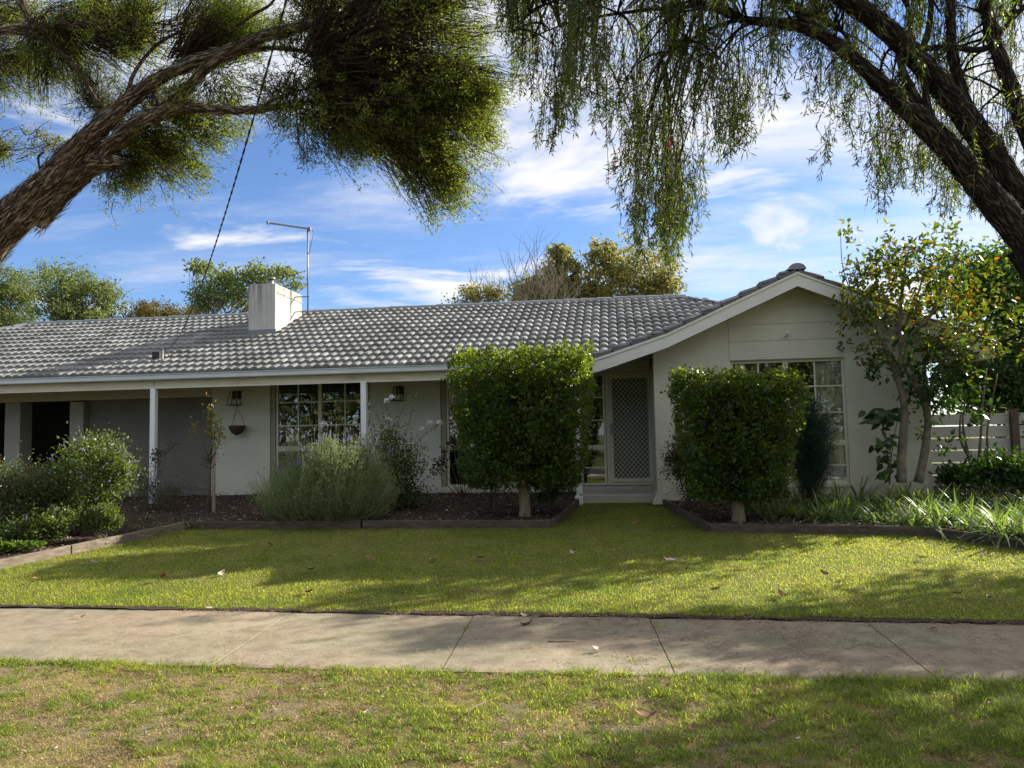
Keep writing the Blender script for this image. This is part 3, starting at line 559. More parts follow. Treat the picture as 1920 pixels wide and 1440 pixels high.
# the other slopes: left hip, back, right hip, gable left (two pitches) and right
def slope_part(nm, *a, **k):
    o_ = tiles(nm, *a, **k); o_.parent = roof; o_.matrix_parent_inverse = Matrix.Identity(4) ; o_.matrix_parent_inverse = roof.matrix_parent_inverse.inverted() @ Matrix.Identity(4); o_.matrix_parent_inverse = Matrix.Identity(4)
    return o_
def world_child(o_, par):
    bpy.context.view_layer.update(); o_.parent = par; o_.matrix_parent_inverse = par.matrix_world.inverted()
def hipclip_l(p): return p[1] > YG + (p[0] - (RX0 - (RY - YG))) and p[1] < 22.2 - (p[0] - (RX0 - 4.4))
ol = tiles('roof_slope', (RX0 - (RY - YG), 22.2, ZE), (0, -1, 0), (ct, 0, st), 8.8, 4.4 / ct, lambda p: abs(p[1] - RY) < (RX0 - p[0]) + 0.1); world_child(ol, roof)
orr = tiles('roof_slope', (5.9, YG, ZE), (0, 1, 0), (-ct, 0, st), 8.8, 4.4 / ct, lambda p: abs(p[1] - RY) < (p[0] - RX1) + 0.1 and p[1] > 14.5); world_child(orr, roof)
bk = MB(); bk.add([(RX0 - 4.4, 22.2, ZE), (5.9, 22.2, ZE), (RX1, RY, RZ), (RX0, RY, RZ)], [(0, 1, 2, 3)]); world_child(bk.build('roof_slope', M['tile']), roof)
a1 = math.atan((3.20 - 2.83) / 1.18); a2 = math.atan((4.13 - 3.20) / 2.11); ar = math.atan((4.13 - 2.83) / 2.9)
def yv(X, z): return YG + (z - ZE) / SL
g1 = tiles('roof_slope', (-0.29, YB + 0.02, 2.83), (0, 1, 0), (math.cos(a1), 0, math.sin(a1)), 1.6, 1.18 / math.cos(a1), lambda p: p[1] < YG + (p[2] - ZE) / SL + 0.25); world_child(g1, roof)
g2 = tiles('roof_slope', (0.89, YB + 0.02, 3.20), (0, 1, 0), (math.cos(a2), 0, math.sin(a2)), 4.4, 2.11 / math.cos(a2), lambda p: p[1] < YG + (p[2] - ZE) / SL + 0.25); world_child(g2, roof)
g3 = tiles('roof_slope', (5.9, YB + 0.02, 2.83), (0, 1, 0), (-math.cos(ar), 0, math.sin(ar)), 5.2, 2.9 / math.cos(ar)); world_child(g3, roof)
# ridge caps
def ridge(a, b, nm='ridge_cap', step=0.38, r=0.115, m='ridge', lift=0.0):
    a = np.array(a, float); b = np.array(b, float); L = np.linalg.norm(b - a); d = (b - a) / L; k = int(L / step); mb = MB()
    side = nrm(np.cross(d, (0, 0, 1))); up = np.cross(side, d)
    if up[2] < 0: up = -up
    for i in range(k + 1):
        p = a + d * (i * step); q = a + d * min((i + 1) * step + 0.03, L + 0.04); ring = []
        j = random.uniform(-.006, .006)
        for c, rr in ((p, r * 1.06), (q, r * 0.92)):
            for t in range(9):
                an = math.pi * t / 8; ring.append(c + side * math.cos(an) * rr * 1.15 + up * (math.sin(an) * rr * 0.85 + 0.012 + j + lift))
        mb.add(ring, [(t, t+1, 10+t, 9+t) for t in range(8)] + [tuple(range(9)), tuple(range(17, 8, -1))])
    o_ = mb.build(nm, M[m], None, False); world_child(o_, roof)
ridge((RX0, RY, RZ + .0), (RX1, RY, RZ + .0)); ridge((RX0 - 4.4, YG, ZE), (RX0, RY, RZ)); ridge((RX1 + 4.4 - 2.2, YG + 2.2, ZE + 2.2 * SL), (RX1, RY, RZ))
ridge((3.0, YB - .02, 4.13), (3.0, 17.2, 4.13)); 
# verge tiles stepping up the barge
vb = MB()
def verge(x0, z0, x1, z1):
    a = np.array([x0, YB - 0.02, z0]); b = np.array([x1, YB - 0.02, z1]); L = np.linalg.norm(b - a); d = (b - a) / L; k = max(1, round(L / 0.345)); up = np.array([-d[2], 0, d[0]]); up = up if up[2] > 0 else -up
    for i in range(k):
        p = a + d * L * i / k; q = a + d * (L * (i + 1) / k + 0.02)
        lo, hi = (0.045, 0.015)
        vs = [p - up*.02, q - up*.02, q + up*hi, p + up*lo]; vb.prism([v for v in vs], (0, 0.18, 0))
verge(-0.29, 2.83, 0.89, 3.20); verge(0.89, 3.20, 3.0, 4.13); verge(5.9, 2.83, 3.0, 4.13)
world_child(vb.build('verge_tile', M['verge']), roof)
# barge boards
def barge(pts, off0, off1, y0, y1, m, nm):
    mb = MB()
    for (x0, z0), (x1, z1) in zip(pts[:-1], pts[1:]):
        mb.prism([(x0, y0, z0 - off0), (x1, y0, z1 - off0), (x1, y0, z1 - off1), (x0, y0, z0 - off1)], (0, y1 - y0, 0))
    return mb
LP = [(-0.33, 2.82), (0.0, 2.915), (0.89, 3.20), (3.0, 4.13)]; RP = [(3.0, 4.13), (3.77, 3.80), (5.80, 2.875)]
for P_ in (LP, RP):
    H(barge(P_, 0.06, 0.255, YB, YB + 0.025, M['barge'], ''), 'barge_board', M['barge'])
    H(barge(P_, 0.015, 0.062, YB - 0.018, YB + 0.02, M['barge'], ''), 'barge_capping', M['barge'])
bb = MB(); bb.box(5.66, 5.82, YB - .005, YB + .35, 2.60, 2.74); H(bb, 'eave_box', M['barge'])
# sloping soffits behind the barge
sb = MB()
for P_ in (LP, RP):
    for (x0, z0), (x1, z1) in zip(P_[:-1], P_[1:]):
        sb.prism([(x0, YB + .026, z0 - .19), (x1, YB + .026, z1 - .19), (x1, YB + .026, z1 - .17), (x0, YB + .026, z0 - .17)], (0, YGW - YB - .028 if x0 > .6 else YW - YB, 0))
sb.box(-20, -0.32, YG + .1, YW, 2.735, 2.75)
sb.box(5.06, 5.66, YGW, 16.5, 2.70, 2.715)
H(sb, 'soffit', M['soffit'])
# gutter: open box profile, along the verandah
gm = MB(); gx0, gx1 = -19.2, -0.33
prof = [(13.40, 2.735), (13.285, 2.735), (13.27, 2.75), (13.27, 2.815), (13.255, 2.83), (13.255, 2.842), (13.275, 2.842), (13.275, 2.755), (13.40, 2.755)]
gm.add([(gx0, y_, z_) for y_, z_ in prof] + [(gx1, y_, z_) for y_, z_ in prof], [(i, (i+1) % 9, 9+(i+1) % 9, 9+i) for i in range(9)] + [tuple(range(8, -1, -1)), tuple(range(9, 18))]); H(gm, 'gutter', M['gutter'])
bm_ = MB(); bm_.bevbox(-19.2, -8.56, YG + .005, YG + .055, 2.585, 2.734); bm_.bevbox(-8.55, -.33, YG + .005, YG + .055, 2.585, 2.734); H(bm_, 'verandah_beam', M['beam'])
bl = MB(); bl.box(-19.2, -.33, YG - .004, YG + .004, 2.578, 2.600); H(bl, 'beam_edge', M['trim'])
# walls with openings
def wall(x0, x1, z0, z1, Y, t, holes, m, nm='wall'):
    xs = sorted({x0, x1, *[h[0] for h in holes], *[h[1] for h in holes]}); zs = sorted({z0, z1, *[h[2] for h in holes], *[h[3] for h in holes]}); mb = MB()
    def hole(a, b): return any(h[0] - 1e-6 <= a and b <= h[1] + 1e-6 and h[2] - 1e-6 <= c and d <= h[3] + 1e-6 for h in holes for (c, d) in [cz])
    for a, b in zip(xs[:-1], xs[1:]):
        for c, d in zip(zs[:-1], zs[1:]):
            cz = (c, d)
            if hole(a, b): continue
            mb.add([(a, Y, c), (b, Y, c), (b, Y, d), (a, Y, d)], [(0, 1, 2, 3)]); mb.add([(a, Y+t, c), (b, Y+t, c), (b, Y+t, d), (a, Y+t, d)], [(3, 2, 1, 0)])
    def rect(a, b, c, d, inv):
        q = [(0, 1, 5, 4), (1, 2, 6, 5), (2, 3, 7, 6), (3, 0, 4, 7)]
        if inv: q = [f[::-1] for f in q]
        mb.add([(a, Y, c), (b, Y, c), (b, Y, d), (a, Y, d), (a, Y+t, c), (b, Y+t, c), (b, Y+t, d), (a, Y+t, d)], q)
    rect(x0, x1, z0, z1, False)
    for h in holes: rect(*h, True)
    return H(mb, nm, m)
X = lambda px, py, Y: float(atY(px, py, Y)[0]); Z = lambda px, py, Y: float(atY(px, py, Y)[2])
w1 = (X(506, 800, YW), X(697, 800, YW), Z(600, 925, YW), 2.72); w2 = (X(826, 800, YW), X(960, 800, YW), Z(900, 909, YW), 2.72)
cx1 = X(397, 830, YW); xe = X(1088, 830, YW); dx0, dx1 = X(1137, 800, YW), X(1226, 800, YW)
w1z = (w1[0], w1[1], 0.62, 2.72); w2z = (w2[0], w2[1], 0.60, 2.72); entry = (xe, dx1 + 0.04, 0.585, 2.73)
wall(cx1, 0.69, 0.36, 2.734, YW, 0.22, [w1z, w2z, entry], M['render'])
H((lambda m_: (m_.box(-.33, .685, YW, YW + .1, 2.736, 3.3), m_)[1])(MB()), 'wall', M['render'])
# plinth strip and slab
pl = MB(); pl.bevbox(cx1 - .02, xe - .02, YW - .03, YW - .002, 0.30, 0.44, .005); H(pl, 'plinth', M['concrete'])
sl_ = MB(); sl_.bevbox(cx1 - 4.8, -0.62, 14.05, YW - .032, 0.30, 0.415, .012); H(sl_, 'verandah_slab', M['concrete'])
st_ = MB(); st_.bevbox(xe + .02, 0.80, 13.62, YW - .004, 0.26, 0.50, .015); st_.box(xe + .02, 0.68, YW - .003, YW + .2, .3, .583); H(st_, 'door_step', M['concrete'])
# gable walls
gw = (X(1374, 800, YGW), X(1590, 800, YGW), Z(1500, 906, YGW), 2.735)
wall(0.69, 5.05, 0.36, 2.74, YGW, 0.22, [gw], M['render'])
up_ = MB(); up_.prism([(0.69, YGW, 2.742), (5.05, YGW, 2.742), (5.05, YGW, zgabr(5.05) - .16), (3.77, YGW, zgabr(3.77) - .16), (3.0, YGW, 3.96), (0.89, YGW, 3.03), (0.69, YGW, 2.96)], (0, .2, 0)); H(up_, 'wall', M['render'])
rw = MB(); rw.box(0.69, 0.88, YGW + .222, 20, 0.36, 2.74); rw.box(4.85, 5.05, YGW + .222, 21.5, .36, 2.74); rw.box(-19.1, 5.0, 21.5, 21.7, .36, 2.75); H(rw, 'wall', M['render'])
fl = MB()   # flared foot at the gable's left corner
fl.prism([(0.69, YGW - .001, .62), (0.69, YGW - .001, .36), (0.60, YGW - .001, .36)], (0, .4, 0)); H(fl, 'wall_foot', M['render'])
# horizontal boards above the gable window
bx0, bx1 = gw[0] - .01, gw[1] - .03
bd = MB(); zt_ = [2.742, 3.055, 3.335, 3.60]
for a, b in zip(zt_[:-1], zt_[1:]):
    bd.bevbox(bx0, bx1, YGW - .014, YGW - .001, a + .003, b - .003, .003)
H(bd, 'weatherboard', M['render'])
wd = MB(); wd.box(2.85, 2.89, YGW - .05, YGW - .015, 3.12, 3.16); wd.tube([(2.87, YGW - .05, 3.14), (2.89, YGW - .11, 3.17)], .022, 8); wd.tube([(2.86, YGW - .05, 3.13), (2.83, YGW - .09, 3.11)], .015, 8); H(wd, 'sensor', M['barge'])
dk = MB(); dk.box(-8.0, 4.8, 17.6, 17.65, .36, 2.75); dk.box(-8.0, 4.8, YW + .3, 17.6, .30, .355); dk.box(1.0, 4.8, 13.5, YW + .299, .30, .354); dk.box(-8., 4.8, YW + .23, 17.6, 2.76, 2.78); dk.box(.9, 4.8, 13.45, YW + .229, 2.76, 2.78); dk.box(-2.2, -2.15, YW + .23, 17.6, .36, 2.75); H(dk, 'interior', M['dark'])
# windows
def window(x0, x1, z0, z1, Y, cols, rows, thick_rows=(), thick_cols=(), fw=0.045, curtain=None, nm='window'):
    mb = MB(); y0, y1 = Y + .05, Y + .10
    mb.box(x0, x0 + fw, y0, y1, z0, z1); mb.box(x1 - fw, x1, y0, y1, z0, z1); mb.box(x0 + fw, x1 - fw, y0, y1, z1 - fw, z1); mb.box(x0 + fw, x1 - fw, y0 - .02, y1, z0, z0 + fw)
    fr = H(mb, nm, M['frame'])
    class GB:
        def box(self, *a): q = MB(); q.box(*a); q.build('glazing_bar', M['frame'], fr)
    gb = GB()
    for c in cols: gb.box(c - .013, c + .013, y0 + .008, y1 - .008, z0 + fw, z1 - fw)
    for c, w in thick_cols: gb.box(c - w/2, c + w/2, y0 + .002, y1 - .002, z0 + fw, z1 - fw)
    for r in rows: gb.box(x0 + fw, x1 - fw, y0 + .011, y1 - .011, r - .012, r + .012)
    for r, w in thick_rows: gb.box(x0 + fw, x1 - fw, y0 - .002, y1 - .005, r - w/2, r + w/2)
    gl = MB(); gl.box(x0 + fw, x1 - fw, y0 + .028, y0 + .033, z0 + fw, z1 - fw); gl.build('pane', M['glass'], fr)
    if curtain:
        for (a, b) in curtain:
            nx = 60; xs = np.linspace(a, b, nx); ys = Y + .135 + .02 * np.sin(np.linspace(0, (b - a) * 55, nx)) + .01 * np.sin(np.linspace(0, (b - a) * 131, nx))
            V = np.concatenate([np.stack([xs, ys, np.full(nx, z0 + .02)], 1), np.stack([xs, ys, np.full(nx, z1 - .06)], 1)]); i = np.arange(nx - 1)
            npmesh('curtain', V, np.stack([i, i+1, i+nx+1, i+nx], 1), M['curtain'], fr, True)
    return fr
def fixp(o_):   # children of house parts keep world coordinates
    for c in o_.children: c.matrix_parent_inverse = Matrix.Identity(4)
xx = lambda p: X(p, 780, YW); zz = lambda q, p=600: Z(p, q, YW)
ov = MB(); ov.box(w1z[0], w1z[0] + .10, YW + .03, YW + .2, .62, 2.72); H(ov, 'window_reveal', M['olive']); ov = MB(); ov.box(w2z[0], w2z[0] + .10, YW + .03, YW + .2, .6, 2.72); H(ov, 'window_reveal', M['olive'])
fixp(window(w1z[0] + .11, w1z[1], 0.62, 2.72, YW, [xx(557), xx(645)], [zz(754, 560), zz(798, 560)], [(zz(841, 570), .10)], [(xx(598), .07)], curtain=[(xx(672), w1z[1] - .02)]))
fixp(window(w2z[0] + .11, w2z[1], 0.60, 2.72, YW, [xx(871), xx(908)], [zz(747, 840), zz(791, 840)], [(zz(838, 840), .11)], []))
fixp(window(xe + .0, dx0 - .01, 0.60, 2.72, YW, [], [zz(745, 1110), zz(788, 1110), zz(877, 1110)], [(zz(839, 1110), .09)], []))
xg = lambda p: X(p, 780, YGW); zg = lambda q, p=1550: Z(p, q, YGW)
fixp(window(gw[0], gw[1], gw[2], gw[3], YGW, [X(1423, 700, YGW), X(1529, 700, YGW)], [zg(723), zg(773), zg(873)], [(zg(830), .09)], [(X(1474, 700, YGW), .085)], curtain=[(X(1531, 700, YGW), gw[1] - .03), (gw[0] + .05, X(1400, 700, YGW))]))
sil = MB(); sil.bevbox(gw[0] - .03, gw[1] + .03, YGW - .04, YGW + .06, gw[2] - .06, gw[2] - .002, .006); H(sil, 'window_sill', M['render'])
# screen door with diamond grille
dr = MB(); D0, D1, DZ0, DZ1 = dx0, dx1 + .02, .60, 2.72
for (a, b, c, d) in ((D0, D0 + .06, DZ0, DZ1), (D1 - .06, D1, DZ0, DZ1), (D0 + .06, D1 - .06, DZ1 - .06, DZ1), (D0 + .06, D1 - .06, DZ0, DZ0 + .05)): dr.box(a, b, YW + .02, YW + .12, c, d)
door = H(dr, 'door', M['frame'])
lf = MB(); a0, a1_, c0, c1 = D0 + .065, D1 - .065, DZ0 + .055, DZ1 - .065; fw = .055
for (a, b, c, d) in ((a0, a0 + fw, c0, c1), (a1_ - fw, a1_, c0, c1), (a0 + fw, a1_ - fw, c1 - fw, c1), (a0 + fw, a1_ - fw, c0, c0 + fw + .02)): lf.box(a, b, YW + .0, YW + .035, c, d)
lf.build('screen_leaf', M['frame'], door)
gr_ = MB(); gx0_, gx1_, gz0, gz1 = a0 + fw, a1_ - fw, c0 + fw + .02, c1 - fw; pitch = .083; hgt_ = gz1 - gz0; wid = gx1_ - gx0_; asp = 1.15
t0 = -hgt_ / asp
k = 0
while t0 + k * pitch < wid:
    for sgn in (1, -1):
        xs0 = t0 + k * pitch; pa = [xs0, 0.0]; pb = [xs0 + hgt_ / asp, hgt_]
        # clip to 0..wid
        if pa[0] < 0: pa = [0.0, -xs0 * asp]
        if pb[0] > wid: pb = [wid, (wid - xs0) * asp]
        if pb[1] - pa[1] > .02:
            f = (lambda q: (gx0_ + q[0], YW + .012 + (.004 if sgn > 0 else 0), gz0 + q[1])) if sgn > 0 else (lambda q: (gx1_ - q[0], YW + .012, gz0 + q[1]))
            gr_.bar(f(pa), f(pb), .0085, .007, up=(0, 1, 0))
    k += 1
gr_.build('grille', M['trim'], door)
bd2 = MB(); bd2.box(D0 + .062, D1 - .062, YW + .09, YW + .13, DZ0 + .05, DZ1 - .062); bd2.build('inner_door', surf('inner_door_paint', [(0.3, (0.10, 0.10, 0.085)), (0.7, (0.13, 0.13, 0.11))], 2, .6, 0), door)
hd = MB(); hd.box(a0 + .01, a0 + .045, YW - .012, YW, 1.55, 1.75); hd.tube([(a0 + .03, YW - .012, 1.63), (a0 + .03, YW - .05, 1.63), (a0 + .11, YW - .055, 1.63)], .009, 8); hd.build('handle', M['galv'], door); fixp(door)
# verandah posts
for px in (288, 683, 1083):
    xp = X(px, 800, YG + .03); m_ = MB(); zb = .30
    m_.bevbox(xp - .052, xp + .052, YG - .02, YG + .084, zb, 2.584, .008)
    if px == 1083: m_.bevbox(xp - .075, xp + .062, YG - .03, YG + .1, .36, .50, .008)
    H(m_, 'post', M['post'])
# carport
pa0, pa1 = X(9, 780, YW), X(38, 780, YW); pb0, pb1 = X(130, 800, YW), X(156, 800, YW)
cp = MB(); cp.bevbox(pa0, pa1, YW, YW + .34, .36, 2.47, .006); H(cp, 'carport_pillar', M['pillar'])
cp = MB(); cp.bevbox(pb0, pb1, YW, YW + .34, .36, 2.45, .006); H(cp, 'carport_pillar', M['pillar'])
cp = MB(); cp.box(-19, cx1 - .005, YW - .0, YW + .12, 2.475, 2.73); H(cp, 'carport_beam', M['soffit'])
cp = MB(); cp.box(pb1 + .003, cx1 - .004, YW + .14, YW + .2, .60, 2.472)
for i in range(14): cp.box(pb1 + .02, cx1 - .02, YW + .133, YW + .139, .62 + i * .132, .62 + i * .132 + .122)
H(cp, 'garage_door', M['garagedoor'])
cp = MB(); cp.box(pb1 + .003, cx1 - .004, YW + .10, YW + .22, .33, .597); H(cp, 'garage_sill', M['brickdark'])
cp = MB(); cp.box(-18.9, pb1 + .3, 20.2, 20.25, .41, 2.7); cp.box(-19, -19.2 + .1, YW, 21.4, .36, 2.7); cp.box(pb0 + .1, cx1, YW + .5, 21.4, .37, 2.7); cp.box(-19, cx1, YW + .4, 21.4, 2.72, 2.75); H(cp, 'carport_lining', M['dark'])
cp = MB(); cp.box(-19, cx1 - .01, YW - .03, 21.4, .33, .40); H(cp, 'carport_floor', M['concrete'])
# chimney
cX0, cX1, cY0, cY1, cZ = -7.90, -7.28, 15.84, 17.3, 5.01
ch = MB(); ch.bevbox(cX0, cX1, cY0, cY1, 3.5, cZ, .012); chim = ch.build('chimney', M['chimney']); world_child(chim, roof)
fz = MB()
zr = lambda Y: ZE + SL * (Y - YG)
fz.prism([(cX0 - .02, cY0 - .012, zr(cY0) - .02), (cX1 + .02, cY0 - .012, zr(cY0) - .02), (cX1 + .02, cY0 - .012, zr(cY0) + .17), (cX0 - .02, cY0 - .012, zr(cY0) + .17)], (0, .01, 0))
fz.prism([(cX0 - .05, cY0 - .28, zr(cY0 - .28) + .055), (cX1 + .05, cY0 - .28, zr(cY0 - .28) + .055), (cX1 + .05, cY0 - .014, zr(cY0) + .055), (cX0 - .05, cY0 - .014, zr(cY0) + .055)], (0, 0, .012))
fo = fz.build('flashing', M['ridge']); world_child(fo, chim)
bd3 = MB(); bd3.box(cX1 + .001, cX1 + .012, cY0 + .1, cY1 + .005, cZ - .2, cZ - .17); fo = bd3.build('render_band', M['chimney']); world_child(fo, chim)
fu = MB(); fu.tube([(-7.5, 16.1, 4.95), (-7.5, 16.1, 5.15)], .07, 14); fu.tube([(-7.5, 16.1, 5.15), (-7.5, 16.1, 5.19)], .10, 14); fo = fu.build('flue', M['galv'], None, True); world_child(fo, chim)
# ------------------------------------------------------------------ fittings on the house
def lantern(x, z, lab):
    t = thing('wall_lantern', (x, YW, z), lab, 'wall lantern', 'black wall lanterns'); m_ = MB()
    m_.bevbox(x + .01, x + .10, YW - .03, YW - .001, z - .03, z + .13, .006); m_.box(x - .02, x + .07, YW - .12, YW - .03, z + .08, z + .12); m_.build('bracket', M['black'], t)
    f = MB(); yc = YW - .115; tp, bt, h0, h1 = .055, .105, z + .10, z - .16
    T4 = [(x + s * tp, yc + q * tp, h0) for s, q in ((-1,-1),(1,-1),(1,1),(-1,1))]; B4 = [(x + s * bt, yc + q * bt * .9, h1) for s, q in ((-1,-1),(1,-1),(1,1),(-1,1))]
    for a, b in zip(T4, B4): f.bar(a, b, .013)
    for P4 in (T4, B4):
        for a, b in zip(P4, P4[1:] + P4[:1]): f.bar(a, b, .015)
    f.build('cage', M['black'], t); b_ = MB(); b_.tube([(x, yc, h0 - .01), (x, yc, h0 - .07)], .018, 8); b_.tube([(x, yc, h0 - .07), (x, yc, h0 - .1), (x, yc, h0 - .14), (x, yc, h0 - .155)], [.014, .026, .022, .006], 10); b_.build('lamp_holder', M['black'], t, True)
lantern(X(444, 748, YW), Z(444, 745, YW), 'black cage wall lantern above the hanging basket')
lantern(X(748, 738, YW), Z(748, 736, YW), 'black cage wall lantern above the white roses between the two windows')
# hanging basket
hx = X(452, 800, YW); zt = Z(452, 762, YW); zb_ = Z(452, 798, YW)
hb = thing('hanging_basket', (hx, YW - .16, zb_), 'brown coir hanging basket on thin chains on the white wall', 'hanging basket')
m_ = MB(); rr = [.16, .165, .14, .095, .035]; zz_ = [0, -.015, -.08, -.145, -.19]
m_.tube([(hx, YW - .175, zb_ + q) for q in zz_], rr, 20, rough=.12, seed=2); m_.build('liner', M['coir'], hb, True)
m_ = MB()
for a in (0.6, 2.7, 4.7): m_.tube([(hx + .16 * math.cos(a), YW - .175 + .16 * math.sin(a), zb_), (hx, YW - .17, zt)], .004, 5)
m_.tube([(hx, YW - .17, zt), (hx, YW - .1, zt + .02), (hx, YW - .001, zt + .02)], .006, 6); m_.build('chain', M['stem'], hb)
# antenna
an = thing('tv_antenna', (-7.0, 16.6, 4.2), 'thin metal television antenna mast clamped to the chimney', 'antenna')
aY = 16.9; ax_ = X(577, 500, aY); az = lambda q: Z(577, q, aY)
m_ = MB(); m_.tube([(ax_, aY, az(592)), (ax_, aY, az(428))], .017, 10); m_.build('mast', M['galv'], an, True)
m_ = MB()
for q in (556, 584): m_ = MB(); m_.bar((cX1 - .0, aY, az(q)), (ax_ + .04, aY, az(q)), .03, .02); m_.build('bracket', M['galv'], an)
b0 = atY(580, 429, aY); b1 = atY(503, 418, aY - .5)
m_ = MB(); m_.bar(b0, b1, .035, .03); m_.build('boom', M['galv'], an)
m_ = MB(); d = nrm(b1 - b0); sd = nrm(np.cross(d, (0, 0, 1)))
for i in range(14):
    c = b0 + (b1 - b0) * (i + .3) / 14; e1 = MB(); e1.tube([c - sd * .0 + np.array([0, 0, -.035]), c + np.array([0, 0, .035])], .006, 5); e1.build('element', M['galv'], an)
e1 = MB(); e1.box(b0[0] - .04, b0[0] + .04, b0[1] - .04, b0[1] + .04, b0[2] - .05, b0[2] + .03); e1.build('clamp', M['galv'], an); m_.box(b1[0] - .03, b1[0] + .02, b1[1] - .03, b1[1] + .03, b1[2] - .03, b1[2] + .03); m_.build('end_cap', M['galv'], an)
m_ = MB(); m_.tube([b0 + np.array([.04, 0, 0]), b0 + np.array([.10, 0, -.1]), b0 + np.array([.05, 0, -.35]), (ax_ + .02, aY, b0[2] - .6)], .006, 5); m_.build('cable', M['blackplastic'], an, True)
# service line and its roof point
sp_ = thing('power_line_bracket', (-9.16, 14.5, 3.3), 'black junction box and bent conduit on the lower tiled roof', 'power bracket')
bxp = atY(296, 667, 14.2); m_ = MB(); m_.bevbox(bxp[0] - .10, bxp[0] + .06, 14.15, 14.27, bxp[2] - .10, bxp[2] + .08, .01); m_.build('box', M['blackplastic'], sp_)
m_ = MB(); q0 = atY(304, 653, 14.12); q1 = atY(304, 672, 14.1); q2 = atY(309, 686, 13.95); q3 = atY(312, 697, 13.6)
m_.tube([q0, q1, q2, q3], .026, 8); m_.build('conduit', M['galv'], sp_, True)
m_ = MB(); m_.tube([q0, atY(314, 660, 14.1), atY(320, 674, 14.05), atY(313, 686, 13.9)], .008, 6); m_.build('cable', M['blackplastic'], sp_, True)
A_ = q0; B_ = np.array([3.0, -3.0, 6.5]); m_ = MB(); pts = [A_ + (B_ - A_) * t - np.array([0, 0, 4 * 1.5 * t * (1 - t)]) for t in np.linspace(0, 1, 160)]
for ph in (0, math.pi):
    pp = []
    for i, t in enumerate(np.linspace(0, 1, 640)):
        c = A_ + (B_ - A_) * t - np.array([0, 0, 4 * 1.5 * t * (1 - t)]); a = ph + i * .8
        pp.append(c + np.array([math.cos(a) * .004, 0, math.sin(a) * .004]))
    m_.tube(pp, .004, 5)
tag(m_.build('power_line', M['blackplastic'], None, True), 'twisted black overhead power line running down to the left part of the roof', 'power line')

# ------------------------------------------------------------------ plants: generators
def ell(n, r, bias=0.45, nz=0.18, up=0.0):
    d = rdir(n); 
    if up: d[:, 2] = np.where(d[:, 2] < -up, -d[:, 2], d[:, 2])
    u = RNG.random(n) ** bias; q = 1 + nz * (fnoise(d[:, 0] * 2.3 + d[:, 2] * 1.7 + 5, d[:, 1] * 2.3 - d[:, 2] * 1.3 + 9) - .5) * 4
    return d * (u * q)[:, None] * np.array(r)[None, :], d
def stems_mb(base, tips, r0, r1, spread=.04, n=5, wob=.05):
    mb = MB()
    for t in tips:
        b = np.array(base) + np.array([random.uniform(-spread, spread), random.uniform(-spread, spread), -.05]); t = np.array(t); p = []
        mid = b + (t - b) * .5 + np.array([0, 0, .12 * np.linalg.norm(t - b)]) + np.random.normal(size=3) * wob * np.linalg.norm(t - b)
        for s in np.linspace(0, 1, n): p.append((1-s)**2 * b + 2*s*(1-s) * mid + s*s * t)
        mb.tube(p, list(np.linspace(r0, r1, n)), 6)
    return mb
def shrub(name, base, blobs, L, Wd, fm, lab, catg, stem='stem', nst=9, sr=(.012, .004), group=None, flowers=None, updir=.3, crown='foliage', clump=None, fold=.18):
    base = (float(base[0]), float(base[1]), float(base[2])); o_ = thing(name, base, lab, catg, group); Ps = []; Ds = []; tips = []
    for (c, r, n) in blobs:
        c = np.array(c, float)
        if clump:
            kc = clump; cp, _ = ell(kc, r, .5, .30); idx = RNG.integers(0, kc, n); sg = np.array(r).mean() * .22
            p = cp[idx] + RNG.normal(size=(n, 3)) * sg * (0.6 + .8 * RNG.random((kc, 1)))[idx]; d = nrm(p + 1e-6); tips += [c + q * .85 for q in cp[:8]]
        else:
            p, d = ell(n, r)
            tips += [c + q * .7 for q in p[:4]]
        Ps.append(c + p); Ds.append(nrm(d * .6 + rdir(n) * .8 + np.array([0, 0, updir])))
    P = np.concatenate(Ps); D = np.concatenate(Ds); n = len(P); k = P[:, 2] > base[2] - .02; P, D = P[k], D[k]; n = len(P)
    leafobj(crown, P, D, rdir(n) + np.array([0, 0, .6]), L * (.6 + .7 * RNG.random(n)), Wd * (.7 + .6 * RNG.random(n)), fm, o_, fold)
    random.shuffle(tips)
    stems_mb(base, tips[:nst], sr[0], sr[1]).build('stem', M[stem], o_, True)
    if flowers:
        (cnt, size, fmm, top) = flowers; c0, r0, _ = blobs[0]; FP = []
        for (c, r, n_) in blobs:
            m2 = max(1, int(cnt * n_ / sum(b[2] for b in blobs))); d = rdir(m2); d[:, 2] = np.abs(d[:, 2]) * (1 if top else 0.6); d = nrm(d); FP.append(np.array(c) + d * np.array(r) * (1.0 + .12 * RNG.random((m2, 1))))
        FP = np.concatenate(FP); FP = np.repeat(FP, 7, 0) + RNG.normal(size=(len(FP) * 7, 3)) * size * .45
        q = leafobj('flower', FP, rdir(len(FP)), rdir(len(FP)), size * (.6 + .5 * RNG.random(len(FP))), size * .6, fmm, o_); q['kind'] = 'stuff'
    return o_
def G(x, y): return hcell(x, y) + .09

